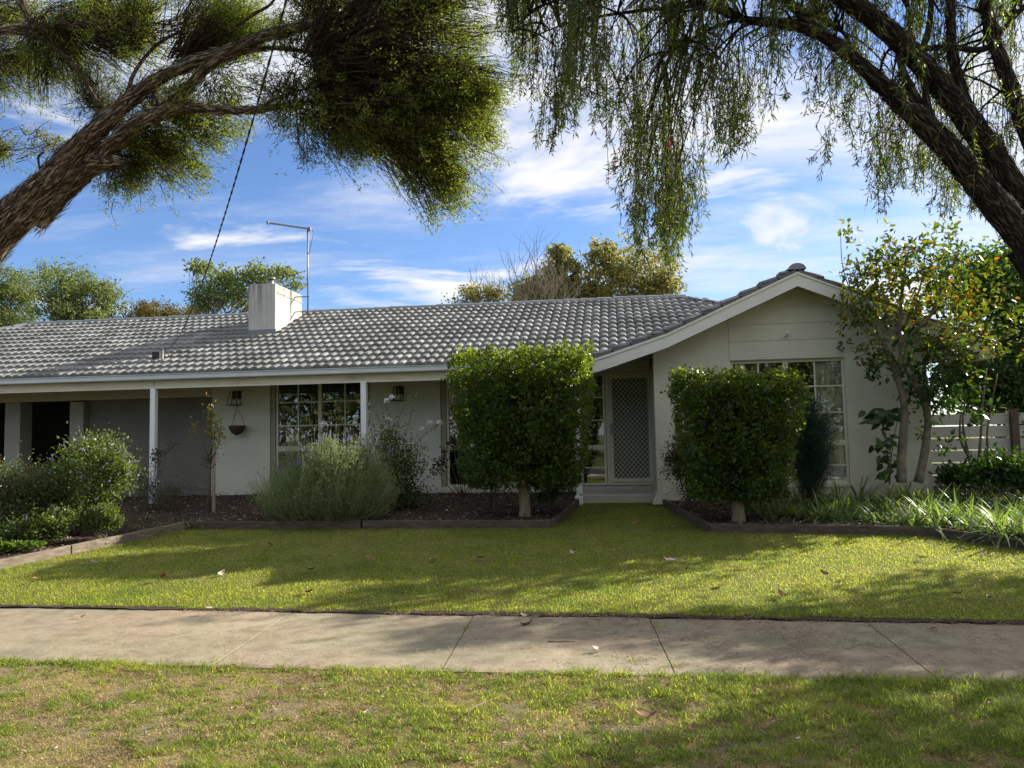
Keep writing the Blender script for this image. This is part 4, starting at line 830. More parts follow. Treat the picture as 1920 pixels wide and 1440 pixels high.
# --- the two clipped hedges on single trunks
def hedge_tree(px_tr, ptop, pbot, Yc, dep, lab, nl, bump_top):
    # ptop: (xl, yl, xr, yr) top edge pixels; pbot: (xl, xr, y)
    zb = G(0, Yc); xt = X(px_tr[0], px_tr[1], Yc)
    zl = Z(ptop[0], ptop[1], Yc); zr_ = Z(ptop[2], ptop[3], Yc); xl = X(ptop[0], ptop[1] + 30, Yc); xr = X(ptop[2], ptop[3] + 30, Yc)
    bl = X(pbot[0], pbot[2], Yc); br = X(pbot[1], pbot[2], Yc); zbt = Z((pbot[0] + pbot[1]) / 2, pbot[2], Yc)
    o_ = thing('hedge_tree', (xt, Yc, zb - .05), lab, 'hedge', 'square clipped hedges on a single trunk')
    n = nl; tot_h = (zl + zr_) / 2 - zbt
    # sample faces of a tapered box: pick face by area
    W1, H1, Dp = xr - xl, tot_h, dep
    areas = np.array([W1 * H1 * 1.4, W1 * H1 * .6, Dp * H1, Dp * H1, W1 * Dp * 1.3, W1 * Dp * .7]); fsel = RNG.choice(6, n, p=areas / areas.sum()); a = RNG.random(n); b = RNG.random(n)
    u = np.zeros(n); v = np.zeros(n); w = np.zeros(n); Nn = np.zeros((n, 3))
    for k_, (uu, vv, ww, nn) in enumerate([(a, 0*a, b, (0,-1,0)), (a, 0*a+1, b, (0,1,0)), (0*a, a, b, (-1,0,0)), (0*a+1, a, b, (1,0,0)), (a, b, 0*a+1, (0,0,1)), (a, b, 0*a, (0,0,-1))]):
        m2 = fsel == k_; u[m2] = uu[m2]; v[m2] = vv[m2]; w[m2] = ww[m2]; Nn[m2] = nn
    # round the box slightly (superellipse) and give it depth
    dp = np.abs(RNG.normal(size=n)) * .06; out = RNG.random(n) < .05; dp[out] *= -.9
    q = np.stack([u * 2 - 1, v * 2 - 1, w * 2 - 1], 1); e = 16.0; rad = (np.abs(q) ** e).sum(1) ** (1 / e); q = q / rad[:, None]; u, v, w = (q[:, 0] + 1) / 2, (q[:, 1] + 1) / 2, (q[:, 2] + 1) / 2
    side = 1 - w; wz = zbt + w * ((zl + (zr_ - zl) * u) - zbt)
    X0 = xl + (bl - xl) * side ** 1.3; X1 = xr + (br - xr) * side ** 1.3; Dy = dep * (1 - .18 * side)
    P = np.stack([X0 + (X1 - X0) * u, Yc + (v - .5) * Dy, wz], 1)
    lump = (fnoise(P[:, 0] * 3.1 + P[:, 1] * 2, P[:, 2] * 3.1 + 4) - .5) * .24; lump2 = (fnoise(P[:, 0] * 9 + P[:, 1] * 7, P[:, 2] * 9 + 4) - .5) * .12
    P = P + Nn * (lump + lump2 - dp)[:, None]
    tp = Nn[:, 2] > .5; P[tp, 2] += np.clip(fnoise(P[tp, 0] * 5 + 3, P[tp, 1] * 5) - .52, 0, 1) * bump_top
    D = nrm(rdir(n) * .9 + Nn * .5 + np.array([0, 0, .25])); NN = nrm(Nn * .8 + rdir(n) * .9)
    # gaps
    gp = fnoise(P[:, 0] * 5 + P[:, 1] * 3, P[:, 2] * 5 + 11); k = RNG.random(n) < np.clip((gp - .30) * 6, .22, 1); P, D, NN = P[k], D[k], NN[k]; n = len(P)
    # sprigs growing out of the top and the corner
    ns = 150; sx = RNG.random(ns); SP = np.stack([xl + (xr - xl) * sx, Yc + (RNG.random(ns) - .5) * dep * .9, zl + (zr_ - zl) * sx], 1); hh = .05 + .16 * RNG.random(ns) ** 2
    sp2 = []; 
    for i in range(ns):
        m2 = 14; t = RNG.random(m2); sp2.append(SP[i] + np.stack([RNG.normal(size=m2) * .022, RNG.normal(size=m2) * .022, t * hh[i]], 1))
    sp2 = np.concatenate(sp2); m2 = len(sp2); P = np.concatenate([P, sp2]); D = np.concatenate([D, nrm(rdir(m2) + np.array([0, 0, .8]))]); NN = np.concatenate([NN, rdir(m2)]); n = len(P)
    V1 = leafV(P, D, NN, .052 * (.45 + .95 * RNG.random(n)), .032 * (.55 + .8 * RNG.random(n)), .12)
    # inner leaves
    m2 = 5000; u = RNG.random(m2); w = RNG.random(m2); side = 1 - w; X0 = xl + (bl - xl) * side; X1 = xr + (br - xr) * side
    PI_ = np.stack([X0 + (X1 - X0) * (.09 + .82 * u), Yc + (RNG.random(m2) - .5) * (dep - .28), zbt + (.08 + .84 * w) * ((zl + zr_) / 2 - zbt)], 1)
    V2 = leafV(PI_, rdir(m2), rdir(m2), .13, .09, .1); V, Fq = cat([V1, V2]); npmesh('crown', V, Fq, F_['hedge'], o_)
    tm = MB(); tz = zbt + .35; tm.tube([(xt, Yc, zb - .12), (xt, Yc, zb), (xt + .005, Yc, zb + .12), (xt, Yc, (zb + zbt) / 2), (xt - .01, Yc, zbt), (xt, Yc, tz)], [.115, .10, .088, .085, .088, .07], 18, rough=.10, seed=xt); tm.build('trunk', M['paletrunk'], o_, True)
    bs = stems_mb((xt, Yc, zbt - .05), [(xt + random.uniform(-.7, .7), Yc + random.uniform(-.3, .3), zbt + random.uniform(.3, 1.3)) for _ in range(12)], .03, .008); bs.build('branch', M['stem'], o_, True)
    return o_
hedge_tree((984, 960), (846, 678, 1110, 662), (886, 1092, 912), 11.75, 1.15, 'larger square clipped hedge on a pale trunk, left of the front door', 23000, .55)
hedge_tree((1384, 962), (1262, 712, 1498, 716), (1296, 1472, 936), 11.2, 1.05, 'smaller square clipped hedge on a pale trunk, in front of the gable window', 19500, .55)

# --- lavender
def lavender():
    cx, cy = float(atZ(610, 985, .3)[0]), 11.75; cx = X(610, 900, 11.6); b = (cx, 11.6, G(0, 11.6)); o_ = thing('lavender_bush', b, 'wide grey green lavender bush with purple flower spikes under the window', 'lavender')
    n = 2600; a = RNG.random(n) * 2 * math.pi; e = RNG.random(n) ** .6; el = np.arccos(np.clip(e * .98, 0, 1)); el = (1 - RNG.random(n) ** 1.0) * 1.35
    dirs = np.stack([np.sin(el) * np.cos(a) * 1.0, np.sin(el) * np.sin(a) * .7, np.cos(el)], 1)
    rx, rz = (X(730, 850, 11.6) - X(482, 850, 11.6)) / 2, Z(610, 822, 11.6) - b[2]
    dirs = np.sign(dirs) * np.abs(dirs) ** .8; R1 = nrm(dirs) * np.array([rx * 1.08, .8, rz * .98])[None, :] * (.80 + .26 * RNG.random((n, 1))) * (0.66 + .62 * (fnoise(nrm(dirs)[:, 0] * 3.4 + 7, nrm(dirs)[:, 1] * 3.4 + el * 1.2, 2)[:, None]))
    root = np.array(b) + RNG.normal(size=(n, 3)) * np.array([.10, .08, .02]) + R1 * np.array([.55, .4, 0]); tip = np.array(b) + R1; tip[:, 2] = np.maximum(tip[:, 2], b[2] + .03)
    mid = root + (tip - root) * .55 + np.array([0, 0, -.04]); mid[:, 2] -= .1 * np.sin(el); mid += RNG.normal(size=(n, 3)) * .05; pts = np.stack([root, mid, tip], 1)
    V, Fq = twigV(pts, .004, .002); st_ = npmesh('stem', V, Fq, F_['lav'], o_); st_['kind'] = 'stuff'
    m = 26; t = .35 + .65 * RNG.random((n, m)); Pt = (1 - t[..., None]) ** 2 * root[:, None] + 2 * t[..., None] * (1 - t[..., None]) * mid[:, None] + t[..., None] ** 2 * tip[:, None]
    Pt = Pt.reshape(-1, 3) + RNG.normal(size=(n * m, 3)) * .02; ax = np.repeat(nrm(tip - mid), m, 0); D = nrm(ax * .5 + rdir(n * m) * .8 + np.array([0, 0, .3]))
    leafobj('foliage', Pt, D, rdir(n * m), .032 + .026 * RNG.random(n * m), .007, F_['lav'], o_)
    k = RNG.permutation(np.where(el < .95)[0])[:230]; ft = tip[k]; up = nrm(nrm(tip[k] - mid[k]) * .5 + np.array([0, 0, 1.0])); hL = (.10 + .14 * RNG.random(len(k)))[:, None]
    V, Fq = twigV(np.stack([ft, ft + up * hL * .5, ft + up * hL], 1), .002, .0015); q = npmesh('flower_stalk', V, Fq, F_['lav'], o_); q['kind'] = 'stuff'
    m = 18; t = RNG.random((len(k), m, 1)); FP = (ft + up * hL)[:, None] - up[:, None] * t * .05; FP = FP.reshape(-1, 3) + RNG.normal(size=(len(k) * m, 3)) * .004
    q = leafobj('flower', FP, nrm(rdir(len(FP)) + np.array([0, 0, 1.2])), rdir(len(FP)), .014, .008, F_['purple'], o_); q['kind'] = 'stuff'
lavender()

def Bc(px, py, Y): return [float(v) for v in atY(px, py, Y)]
# --- purple-flowered bush on the left
Y0 = 10.3
shrub('flowering_bush', (X(140, 960, Y0), Y0, G(0, Y0)), [(Bc(170, 860, Y0), (.50, .42, .28), 3600), (Bc(205, 900, Y0), (.36, .35, .22), 1700), (Bc(130, 905, Y0), (.42, .4, .30), 2000), (Bc(225, 872, Y0), (.26, .25, .2), 900), (Bc(185, 935, Y0 - .1), (.3, .25, .14), 900), (Bc(130, 950, Y0), (.3, .3, .25), 1800)], .046, .026, F_['bush'],
      'leafy bush with lilac flowers leaning over the left garden bed', 'bush', nst=9, sr=(.016, .005), flowers=(75, .03, F_['purple'], True), clump=60)
Y0 = 10.0
shrub('round_bush', (X(25, 990, Y0), Y0, G(0, Y0)), [(Bc(20, 930, Y0), (.62, .5, .42), 11000), (Bc(-60, 920, Y0), (.5, .5, .42), 4000), (Bc(75, 935, Y0), (.35, .4, .40), 5200), (Bc(40, 975, Y0 - .2), (.5, .3, .2), 3500)], .038, .022, F_['darkshrub'], 'dense dark bush with reddish tips at the far left of the bed', 'bush', nst=8, clump=90)
Y0 = 9.55
shrub('low_bush', (X(60, 1005, Y0), Y0, G(0, Y0)), [(Bc(50, 985, Y0), (.34, .3, .17), 1900), (Bc(105, 975, Y0), (.24, .2, .15), 1000), (Bc(5, 1000, Y0), (.25, .25, .14), 1100), (Bc(70, 1002, Y0 - .1), (.34, .2, .10), 1300)], .044, .023, F_['bush'], 'low loose plant with small lilac flowers beside the left timber edging', 'plant', nst=6, flowers=(16, .022, F_['purple'], True), clump=24)
Y0 = 9.0
shrub('ground_plant', (X(15, 1028, Y0), Y0, G(0, Y0)), [(Bc(15, 1025, Y0), (.26, .16, .06), 700), (Bc(-30, 1025, Y0 - .1), (.28, .2, .10), 900), (Bc(50, 1022, Y0 + .1), (.25, .15, .04), 500)], .04, .026, F_['vine'], 'bright low leafy plant at the very left end of the bed', 'plant', nst=4)
Y0 = 9.9
shrub('low_bush', (X(200, 985, Y0), Y0, G(0, Y0)), [(Bc(195, 958, Y0), (.2, .16, .10), 700), (Bc(175, 978, Y0), (.26, .16, .09), 1100), (Bc(215, 975, Y0), (.12, .12, .06), 300), (Bc(190, 985, Y0), (.30, .18, .06), 700)], .045, .022, F_['bush'], 'small pale leafy plant beneath the lilac flowered bush', 'plant', nst=6)
def strappy(name, x, y, n, L, wd, lab, group=None, fm='strap', catg='plant', single=True):
    V, Fq = strapV(x, y, n, L, wd); o_ = npmesh(name, V, Fq, F_[fm]); return tag(o_, lab, catg, group)
def strapV(x, y, n, L, wd, zb=None, seg=4):
    a = RNG.random(n) * 2 * math.pi; el = .35 + .95 * RNG.random(n); l = L * (.6 + .5 * RNG.random(n)); b = np.stack([x + RNG.normal(size=n) * .03, y + RNG.normal(size=n) * .03, np.full(n, (G(x, y) if zb is None else zb) - .02)], 1)
    side = np.stack([-np.sin(a), np.cos(a), 0 * a], 1); rings = []
    for i in range(seg + 1):
        t = i / seg; r = l * t * np.sin(el) * (1 + .2 * t); z = l * (t * np.cos(el) - .75 * t * t * np.sin(el)); w = wd * (1 - t ** 2.2) * (.75 + .6 * t) * .5 + .0005
        c = b + np.stack([np.cos(a) * r, np.sin(a) * r, z], 1); rings += [c - side * w, c + side * w]
    V = np.stack(rings, 1).reshape(-1, 3); base = np.arange(n)[:, None] * (2 * (seg + 1)) + 2 * np.arange(seg)[None, :]; base = base.reshape(-1)
    return V, np.stack([base, base + 1, base + 3, base + 2], 1)
for (px, py, lab) in ((183, 1000, 'bright strappy leaves sprouting behind the left timber edging'), (215, 998, 'second tuft of bright strappy leaves, nearer the bend of the left timber edging')):
    p = atZ(px, py, .3); strappy('strappy_plant', float(p[0]), float(p[1]), 14, .30, .018, lab, None, 'vine')
p = atZ(290, 985, .33); V, Fq = cat([strapV(float(p[0]) + random.uniform(-.7, .6), float(p[1]) + random.uniform(-.1, .9), 9, .22, .010) for _ in range(26)])
tag(npmesh('iris_blades', V, Fq, F_['strap']), 'thin blue green blades growing in the bed left of the staked rose', 'ground cover', kind='stuff')
Y0 = 12.6
shrub('dark_bush', (X(310, 950, Y0), Y0, G(0, Y0)), [(Bc(300, 925, Y0), (.55, .3, .20), 2600), (Bc(270, 905, Y0), (.2, .2, .25), 900)], .03, .014, F_['darkshrub'], 'dark low bush in shade at the foot of the left verandah post', 'bush', nst=8, clump=40)
Y0 = 13.0
shrub('tall_weed', (X(288, 930, Y0), Y0, G(0, Y0)), [(Bc(292, 862, Y0), (.10, .08, .22), 110), (Bc(322, 838, Y0), (.09, .08, .10), 40), (Bc(305, 850, Y0), (.14, .1, .08), 50)], .05, .03, F_['darkshrub'], 'thin leafy stem climbing beside the left verandah post', 'plant', nst=4, sr=(.006, .003))
# --- standard rose with stake
Y0 = 12.4; xr = X(397, 950, Y0); zr0 = G(0, Y0)
ro = thing('standard_rose', (xr, Y0, zr0), 'tall thin rose with yellowing leaves tied to a wooden stake', 'rose')
m_ = MB(); m_.bevbox(xr + .0, xr + .045, Y0, Y0 + .045, zr0 - .2, Z(400, 830, Y0), .004); m_.build('stake', M['stake'], ro)
m_ = MB(); m_.tube([(xr - .02, Y0 - .02, zr0 - .05), (xr - .03, Y0 - .02, zr0 + .5), Bc(393, 860, Y0)], .017, 8, rough=.2)
for q in [(395, 770), (404, 785), (415, 810), (412, 830), (372, 820), (362, 795), (398, 800)]: m_.tube([Bc(394, 865, Y0), Bc((394 + q[0]) / 2 + 3, (865 + q[1]) / 2, Y0), Bc(q[0], q[1], Y0 + random.uniform(-.1, .1))], [.009, .006, .003], 6)
m_.build('trunk', M['stem'], ro, True)
PP = np.concatenate([np.array(Bc(400, 803, Y0)) + RNG.normal(size=(200, 3)) * np.array([.07, .07, .17]), np.array(Bc(394, 775, Y0)) + RNG.normal(size=(60, 3)) * np.array([.04, .04, .09]), np.array(Bc(414, 818, Y0)) + RNG.normal(size=(50, 3)) * .06, np.array(Bc(365, 805, Y0)) + RNG.normal(size=(22, 3)) * np.array([.05, .05, .1])]); n = len(PP)
leafobj('foliage', PP, rdir(n), rdir(n), .05 + .03 * RNG.random(n), .03, F_['yellowleaf'], ro)
PP = np.array(Bc(393, 862, Y0)) + RNG.normal(size=(90, 3)) * np.array([.06, .06, .07]); leafobj('lower_foliage', PP, rdir(90), rdir(90), .05, .03, F_['darkshrub'], ro)
# --- white roses
Y0 = 12.6
def cane(pts, r=.008): 
    m_.tube(pts, list(np.linspace(r, .003, len(pts))), 6)
rb = thing('rose_bush', (X(735, 960, Y0), Y0, G(0, Y0)), 'tall rambling rose with white flowers between the windows', 'rose'); m_ = MB(); LP_ = []
bp = (735, 962)
for pts in [[(735, 962), (740, 860), (745, 790), (766, 745)], [(735, 962), (745, 880), (765, 800), (781, 735)], [(735, 962), (728, 860), (716, 800), (696, 755)], [(735, 962), (735, 850), (728, 790), (722, 745)], [(735, 962), (760, 860), (790, 820), (825, 795)], [(735, 962), (700, 860), (650, 800), (605, 772)], [(735, 962), (770, 880), (785, 845), (800, 838)], [(735, 962), (690, 850), (640, 790), (630, 760)], [(735, 962), (650, 860), (590, 800), (570, 780)], [(735, 962), (770, 900), (800, 870)]]:
    w = [Bc(a, b, Y0 + random.uniform(-.12, .12)) for a, b in pts]; q = np.array(w); t = np.linspace(0, 1, 9); sm = np.stack([np.interp(t, np.linspace(0, 1, len(q)), q[:, i]) for i in range(3)], 1); cane(sm)
    tt = .45 + .55 * RNG.random(34); LP_.append(np.stack([np.interp(tt, t, sm[:, i]) for i in range(3)], 1) + RNG.normal(size=(34, 3)) * .028)
m_.build('cane', M['stem'], rb, True); PP = np.concatenate(LP_); n = len(PP); leafobj('upper_foliage', PP, rdir(n), rdir(n), .045, .028, F_['yellowleaf'], rb)
c = [Bc(738, 880, Y0), Bc(745, 920, Y0), Bc(730, 830, Y0), Bc(770, 930, Y0), Bc(760, 870, Y0)]
PP = np.concatenate([np.array(q) + RNG.normal(size=(900, 3)) * np.array([.15, .14, .16]) for q in c]); n = len(PP); leafobj('foliage', PP, rdir(n), rdir(n), .05, .03, F_['bush'], rb)
for (a, b) in [(728, 787), (712, 810), (725, 752), (666, 783), (605, 795), (806, 793), (824, 794), (790, 806), (735, 745), (720, 836), (735, 916)]:
    c = np.array(Bc(a, b, Y0)); n = 44; P2 = c + rdir(n) * .03; leafobj('rose_flower', P2, nrm(rdir(n) + np.array([0, -.3, .5])), rdir(n), .040, .034, F_['white'], rb)
# --- plum-leaved shrub before window two
Y0 = 12.4; ps = thing('plum_shrub', (X(868, 940, Y0), Y0, G(0, Y0)), 'bare stemmed shrub with dark plum coloured leaves left of the larger hedge', 'shrub'); m_ = MB(); PP = []
for (a, b) in [(815, 885), (822, 868), (838, 845), (850, 835), (862, 830), (880, 850), (895, 862), (905, 880), (832, 868)]:
    w = [Bc(868, 935, Y0), Bc((868 * 1.2 + a) / 2.2, (935 + b) / 2 + 6, Y0 + random.uniform(-.1, .1)), Bc(a, b, Y0 + random.uniform(-.15, .15))]; m_.tube(w, [.009, .006, .003], 6); PP.append(np.array(w[2]) + RNG.normal(size=(42, 3)) * .055)
m_.build('stem', M['stem'], ps, True); PP = np.concatenate(PP); n = len(PP); leafobj('foliage', PP, rdir(n), rdir(n), .06, .036, F_['redleaf'], ps)
Y0 = 12.3
shrub('dark_bush', (X(1035, 940, Y0), Y0, G(0, Y0)), [(Bc(1035, 905, Y0), (.38, .3, .26), 2400), (Bc(1060, 880, Y0), (.22, .22, .25), 1000)], .05, .026, F_['greenleaf'], 'dark leafy shrub behind the larger hedge beside its trunk', 'shrub', nst=9, clump=30)
for i, (px, lab) in enumerate(((926, 'thin sapling stem with a stake just left of the larger hedge trunk'),)):
    m_ = MB(); m_.tube([atZ(926, 962, .35), atY(930, 905, 11.9), atY(928, 850, 11.9)], .014, 7); m_.bar(atZ(921, 955, .35), atY(922, 880, 12.1), .03); tag(m_.build('sapling', M['stem']), lab, 'sapling')
Y0 = 12.2
shrub('dark_bush', (X(1290, 945, Y0), Y0, G(0, Y0)), [(Bc(1275, 870, Y0), (.22, .25, .38), 2600), (Bc(1300, 900, Y0), (.3, .25, .22), 1200), (Bc(1285, 835, Y0), (.2, .2, .2), 700)], .04, .022, F_['darkshrub'], 'dark shrub behind the smaller hedge at the gable corner', 'shrub', nst=9, clump=30)
# --- feathery blue-green shrub before the gable window
Y0 = 12.0; fs_ = thing('feathery_shrub', (X(1510, 920, Y0), Y0, G(0, Y0)), 'tall feathery blue green shrub standing against the gable window', 'shrub')
n = 1500; root = np.array([X(1515, 920, Y0), Y0, G(0, Y0)]); tips = np.array(Bc(1522, 828, Y0)) + ell(n, (.42, .35, .78), .5, .22)[0]; ctr = root + np.array([.03, 0, 0]); rts = np.stack([ctr[0] + 0.45 * (tips[:, 0] - ctr[0]), Y0 + .45 * (tips[:, 1] - Y0), tips[:, 2] - .12 - .16 * RNG.random(n)], 1)
mid = (rts + tips) / 2 + np.array([0, 0, .03]); V, Fq = twigV(np.stack([np.repeat(root[None], n, 0) * 0 + rts, mid, tips], 1), .003, .0015); q = npmesh('twig', V, Fq, F_['bluegreen'], fs_); q['kind'] = 'stuff'
m = 24; t = RNG.random((n, m, 1)); PP = (rts[:, None] * (1 - t) + tips[:, None] * t).reshape(-1, 3) + RNG.normal(size=(n * m, 3)) * .03; leafobj('foliage', PP, nrm(np.repeat(nrm(tips - rts), m, 0) * .5 + rdir(n * m)), rdir(n * m), .032, .007, F_['bluegreen'], fs_)
stems_mb(root, [tips[i] for i in range(12)], .014, .004).build('stem', M['stem'], fs_, True)

# --- ground cover: strappy clumps on the right (one uncountable mass)
parts = []; R2 = random.Random(4)
for i in range(620):
    x = R2.uniform(1.9, 6.6); y = R2.uniform(9.3, 12.9)
    if not inside(np.array([x]), np.array([y - .14]), polyR)[0]: continue
    p = np.array([x, y]); 
    front = np.interp(x, [1.2, 1.9, 2.2, 3.6, 4.5, 7], [12.6, 12.0, 11.35, 10.95, 9.7, 7])
    if y < front: continue
    parts.append(strapV(x, y, R2.randint(9, 24), (.32 + .34 * R2.random()) * (1.12 if 3.4 < x < 5 else 1), .026, G(x, y)))
V, Fq = cat(parts); tag(npmesh('strappy_ground_cover', V, Fq, F_['strap']), 'mass of pale green strappy leaved plants filling the right garden bed', 'ground cover', kind='stuff')
for (px, py, lab) in ((1530, 978, 'small bright leafy tuft just behind the right timber edging, beside the smaller hedge'), (1575, 975, 'second small bright tuft behind the right timber edging, in front of the strappy mass')):
    p = atZ(px, py, .28); x, y = float(p[0]), float(p[1]); V, Fq = cat([strapV(x + random.uniform(-.16, .16), y + random.uniform(-.05, .12), 12, .16, .026, G(x, y)) for _ in range(6)]); tag(npmesh('leafy_tuft', V, Fq, F_['vine']), lab, 'plant', None)

# --- persimmon like small tree with several trunks
Yp = 12.3; pt = thing('autumn_tree', (X(1700, 905, Yp), Yp, G(0, Yp)), 'small multi trunked tree with green, yellow and orange leaves before the gable end', 'tree'); m_ = MB()
def limb(pts, r0, r1, Y=Yp, sub=4, seed=0, rough=.08, yj=.0, n=10):
    w = [np.array(Bc(p[0], p[1], Y + (p[2] if len(p) > 2 else 0))) for p in pts]; w = np.array(w); k = len(w); t = np.linspace(0, k - 1, (k - 1) * sub + 1); 
    # catmull-rom
    out = []
    for tt in t:
        i = min(int(tt), k - 2); f = tt - i; p0 = w[max(i-1, 0)]; p1 = w[i]; p2 = w[i+1]; p3 = w[min(i+2, k-1)]
        out.append(.5 * ((2*p1) + (-p0+p2)*f + (2*p0-5*p1+4*p2-p3)*f*f + (-p0+3*p1-3*p2+p3)*f**3))
    m_.tube(out, list(np.linspace(r0, r1, len(out))), n, rough=rough, seed=seed); return np.array(out)
ends = []
ends.append(limb([(1690, 905), (1692, 840), (1696, 760), (1680, 700), (1655, 640), (1632, 590), (1625, 545)], .075, .022, seed=1))
ends.append(limb([(1722, 905, .1), (1735, 840, .1), (1738, 770, .1), (1700, 690, 0), (1688, 640, 0), (1690, 560, -.1), (1700, 480, -.1)], .07, .018, seed=2))
ends.append(limb([(1685, 690), (1700, 640, -.1), (1745, 590, -.2), (1765, 540, -.2), (1790, 490, -.3), (1805, 450, -.3)], .04, .012, seed=3))
ends.append(limb([(1738, 770, .1), (1750, 715, .1), (1790, 670, .1), (1830, 640, .1), (1860, 600, .1)], .04, .012, seed=4))
ends.append(limb([(1690, 640), (1650, 560, .1), (1640, 500, .1)], .02, .008, seed=5)); ends.append(limb([(1692, 620), (1725, 540, .2), (1735, 470, .2)], .02, .008, seed=6))
ends.append(limb([(1662, 650), (1615, 600), (1600, 560), (1590, 520)], .018, .007, seed=7)); ends.append(limb([(1600, 560), (1580, 500), (1576, 430)], .010, .004, seed=8))
ends.append(limb([(1835, 640, .1), (1870, 640, 0), (1900, 625, 0)], .012, .006, seed=9)); ends.append(limb([(1790, 670, .1), (1800, 600, .1), (1820, 540, .1)], .014, .006, seed=10))
m_.build('trunk', M['greytrunk'], pt, True)
def leaves_big(blobs, name, fm, par, L, wd, Y=Yp, droop=-.15):
    P = []
    for (px, py, rx, ry, n, dy) in blobs:
        c = np.array(Bc(px, py, Y + dy)); s = 1 / pxm(Y); n = int(n * .95); kc = max(3, n // 12); cc_ = RNG.normal(size=(kc, 3)) * np.array([rx * s * .5, .32, ry * s * .5]); ix = RNG.integers(0, kc, n)
        P.append(c + cc_[ix] + RNG.normal(size=(n, 3)) * .06)
    P = np.concatenate(P); n = len(P); V, Fq = bigleafV(P, nrm(rdir(n) + np.array([0, 0, droop])), nrm(rdir(n) * .8 + np.array([0, 0, .8])), L * (.55 + .6 * RNG.random(n)), wd * (.6 + .5 * RNG.random(n))); return npmesh(name, V, Fq, fm, par)
leaves_big([(1625, 560, 55, 60, 560, 0), (1645, 500, 55, 50, 430, 0), (1700, 480, 60, 45, 480, -.1), (1700, 560, 65, 60, 520, 0), (1760, 500, 60, 60, 480, -.2), (1765, 580, 55, 50, 400, -.1), (1640, 640, 35, 40, 150, 0), (1820, 560, 50, 70, 380, .1), (1850, 640, 60, 50, 420, 0), (1790, 650, 50, 40, 170, 0), (1740, 640, 40, 40, 80, 0), (1598, 520, 18, 40, 60, 0), (1578, 450, 12, 32, 40, 0)], 'crown', F_['persim'], pt, .105, .055)
leaves_big([(1660, 680, 40, 40, 140, 0), (1750, 730, 60, 50, 420, .1), (1790, 740, 50, 60, 360, .1), (1740, 660, 40, 40, 220, .05), (1720, 690, 40, 30, 90, 0), (1770, 820, 30, 40, 60, .1)], 'lower_crown', F_['greenleaf'], pt, .12, .062)
# broad dark leaves in front of the wall
Y0 = 12.5; bl_ = thing('broadleaf_shrub', (X(1665, 905, Y0), Y0, G(0, Y0)), 'shrub with large dark drooping leaves against the white gable wall', 'shrub'); m_ = MB()
limb([(1668, 908), (1664, 850), (1655, 800), (1650, 765)], .010, .005, Y=Y0); limb([(1668, 908), (1672, 850), (1680, 800), (1690, 770)], .009, .004, Y=Y0); m_.build('stem', M['stem'], bl_, True)
P = np.concatenate([np.stack([RNG.normal(size=30) * .10, RNG.normal(size=30) * .1, RNG.normal(size=30) * .06], 1) + np.array(Bc(1655, 775, Y0)), np.stack([RNG.normal(size=52) * .075, RNG.normal(size=52) * .1, RNG.random(52) * 1.0], 1) + np.array(Bc(1664, 895, Y0))]); n = len(P)
V, Fq = bigleafV(P, nrm(rdir(n) * np.array([1, .6, .4]) + np.array([0, 0, -.35])), nrm(rdir(n) * .5 + np.array([0, -.7, .5])), .15 + .07 * RNG.random(n), .08 + .03 * RNG.random(n)); npmesh('foliage', V, Fq, F_['greenleaf'], bl_)
# --- slatted fence at the right and what grows over it
fc = thing('slat_fence', (X(1765, 905, 14.8), 14.8, .45), 'grey white horizontal slat fence beside the gable wall', 'fence'); fx0, fx1 = 5.06, 11.5; m_ = MB(); ztop = 1.80; hb_ = (ztop - .48) / 6
for i in range(6): m_.bevbox(fx0, fx1, 14.8, 14.825, .48 + i * hb_ + .012, .48 + (i + 1) * hb_ - .012, .004)
m_.build('slat_panel', M['slat'], fc)
for xp in (5.15, 7.05, 9.1, 11.2): m_ = MB(); m_.bevbox(xp - .05, xp + .05, 14.83, 14.93, .35, ztop + .03, .005); m_.build('fence_post', M['slat'], fc)
m_ = MB(); m_.bevbox(7.0, 7.12, 14.70, 14.795, .38, 1.86, .006); m_.build('fence_post', M['stem'], fc)

def gtree(name, base, trunk_top, blobs, L, wd, fm, lab, catg='tree', bark='stem', r0=.12, group=None, nb=14, sg=.22, kc=40, twigs=True, big=False):
    base = np.array(base, float); o_ = thing(name, tuple(base), lab, catg, group); m2 = MB(); top = np.array(trunk_top, float)
    m2.tube([base - [0, 0, .3], base + (top - base) * .35 + [.05, 0, 0], base + (top - base) * .7, top], [r0, r0 * .8, r0 * .6, r0 * .35], 9, rough=.1); Ps = []
    for (c, r, n) in blobs:
        c = np.array(c, float); cl, _ = ell(kc, r, .45, .2); ix = RNG.integers(0, kc, n); sz = (0.5 + .9 * RNG.random((kc, 1))) * sg * np.mean(r); Ps.append(c + cl[ix] + RNG.normal(size=(n, 3)) * sz[ix])
        for j in range(min(nb, kc)):
            t = random.uniform(.35, 1.0); a = base + (top - base) * t; e = c + cl[j]; mid = (a + e) / 2 + np.array([0, 0, .08 * np.linalg.norm(e - a)]) + RNG.normal(size=3) * .06 * np.linalg.norm(e - a)
            m2.tube([(1-s)**2 * a + 2*s*(1-s) * mid + s*s * e for s in np.linspace(0, 1, 6)], list(np.linspace(r0 * .32, r0 * .05, 6)), 5)
    m2.build('trunk', M[bark], o_, True); P = np.concatenate(Ps); n = len(P)
    if big:
        V, Fq = bigleafV(P, rdir(n), rdir(n), L * (.6 + .6 * RNG.random(n)), wd * (.7 + .5 * RNG.random(n))); npmesh('crown', V, Fq, fm, o_)
    else: leafobj('crown', P, nrm(rdir(n) + np.array([0, 0, -.1])), rdir(n), L * (.6 + .7 * RNG.random(n)), wd * (.7 + .6 * RNG.random(n)), fm, o_)
    return o_
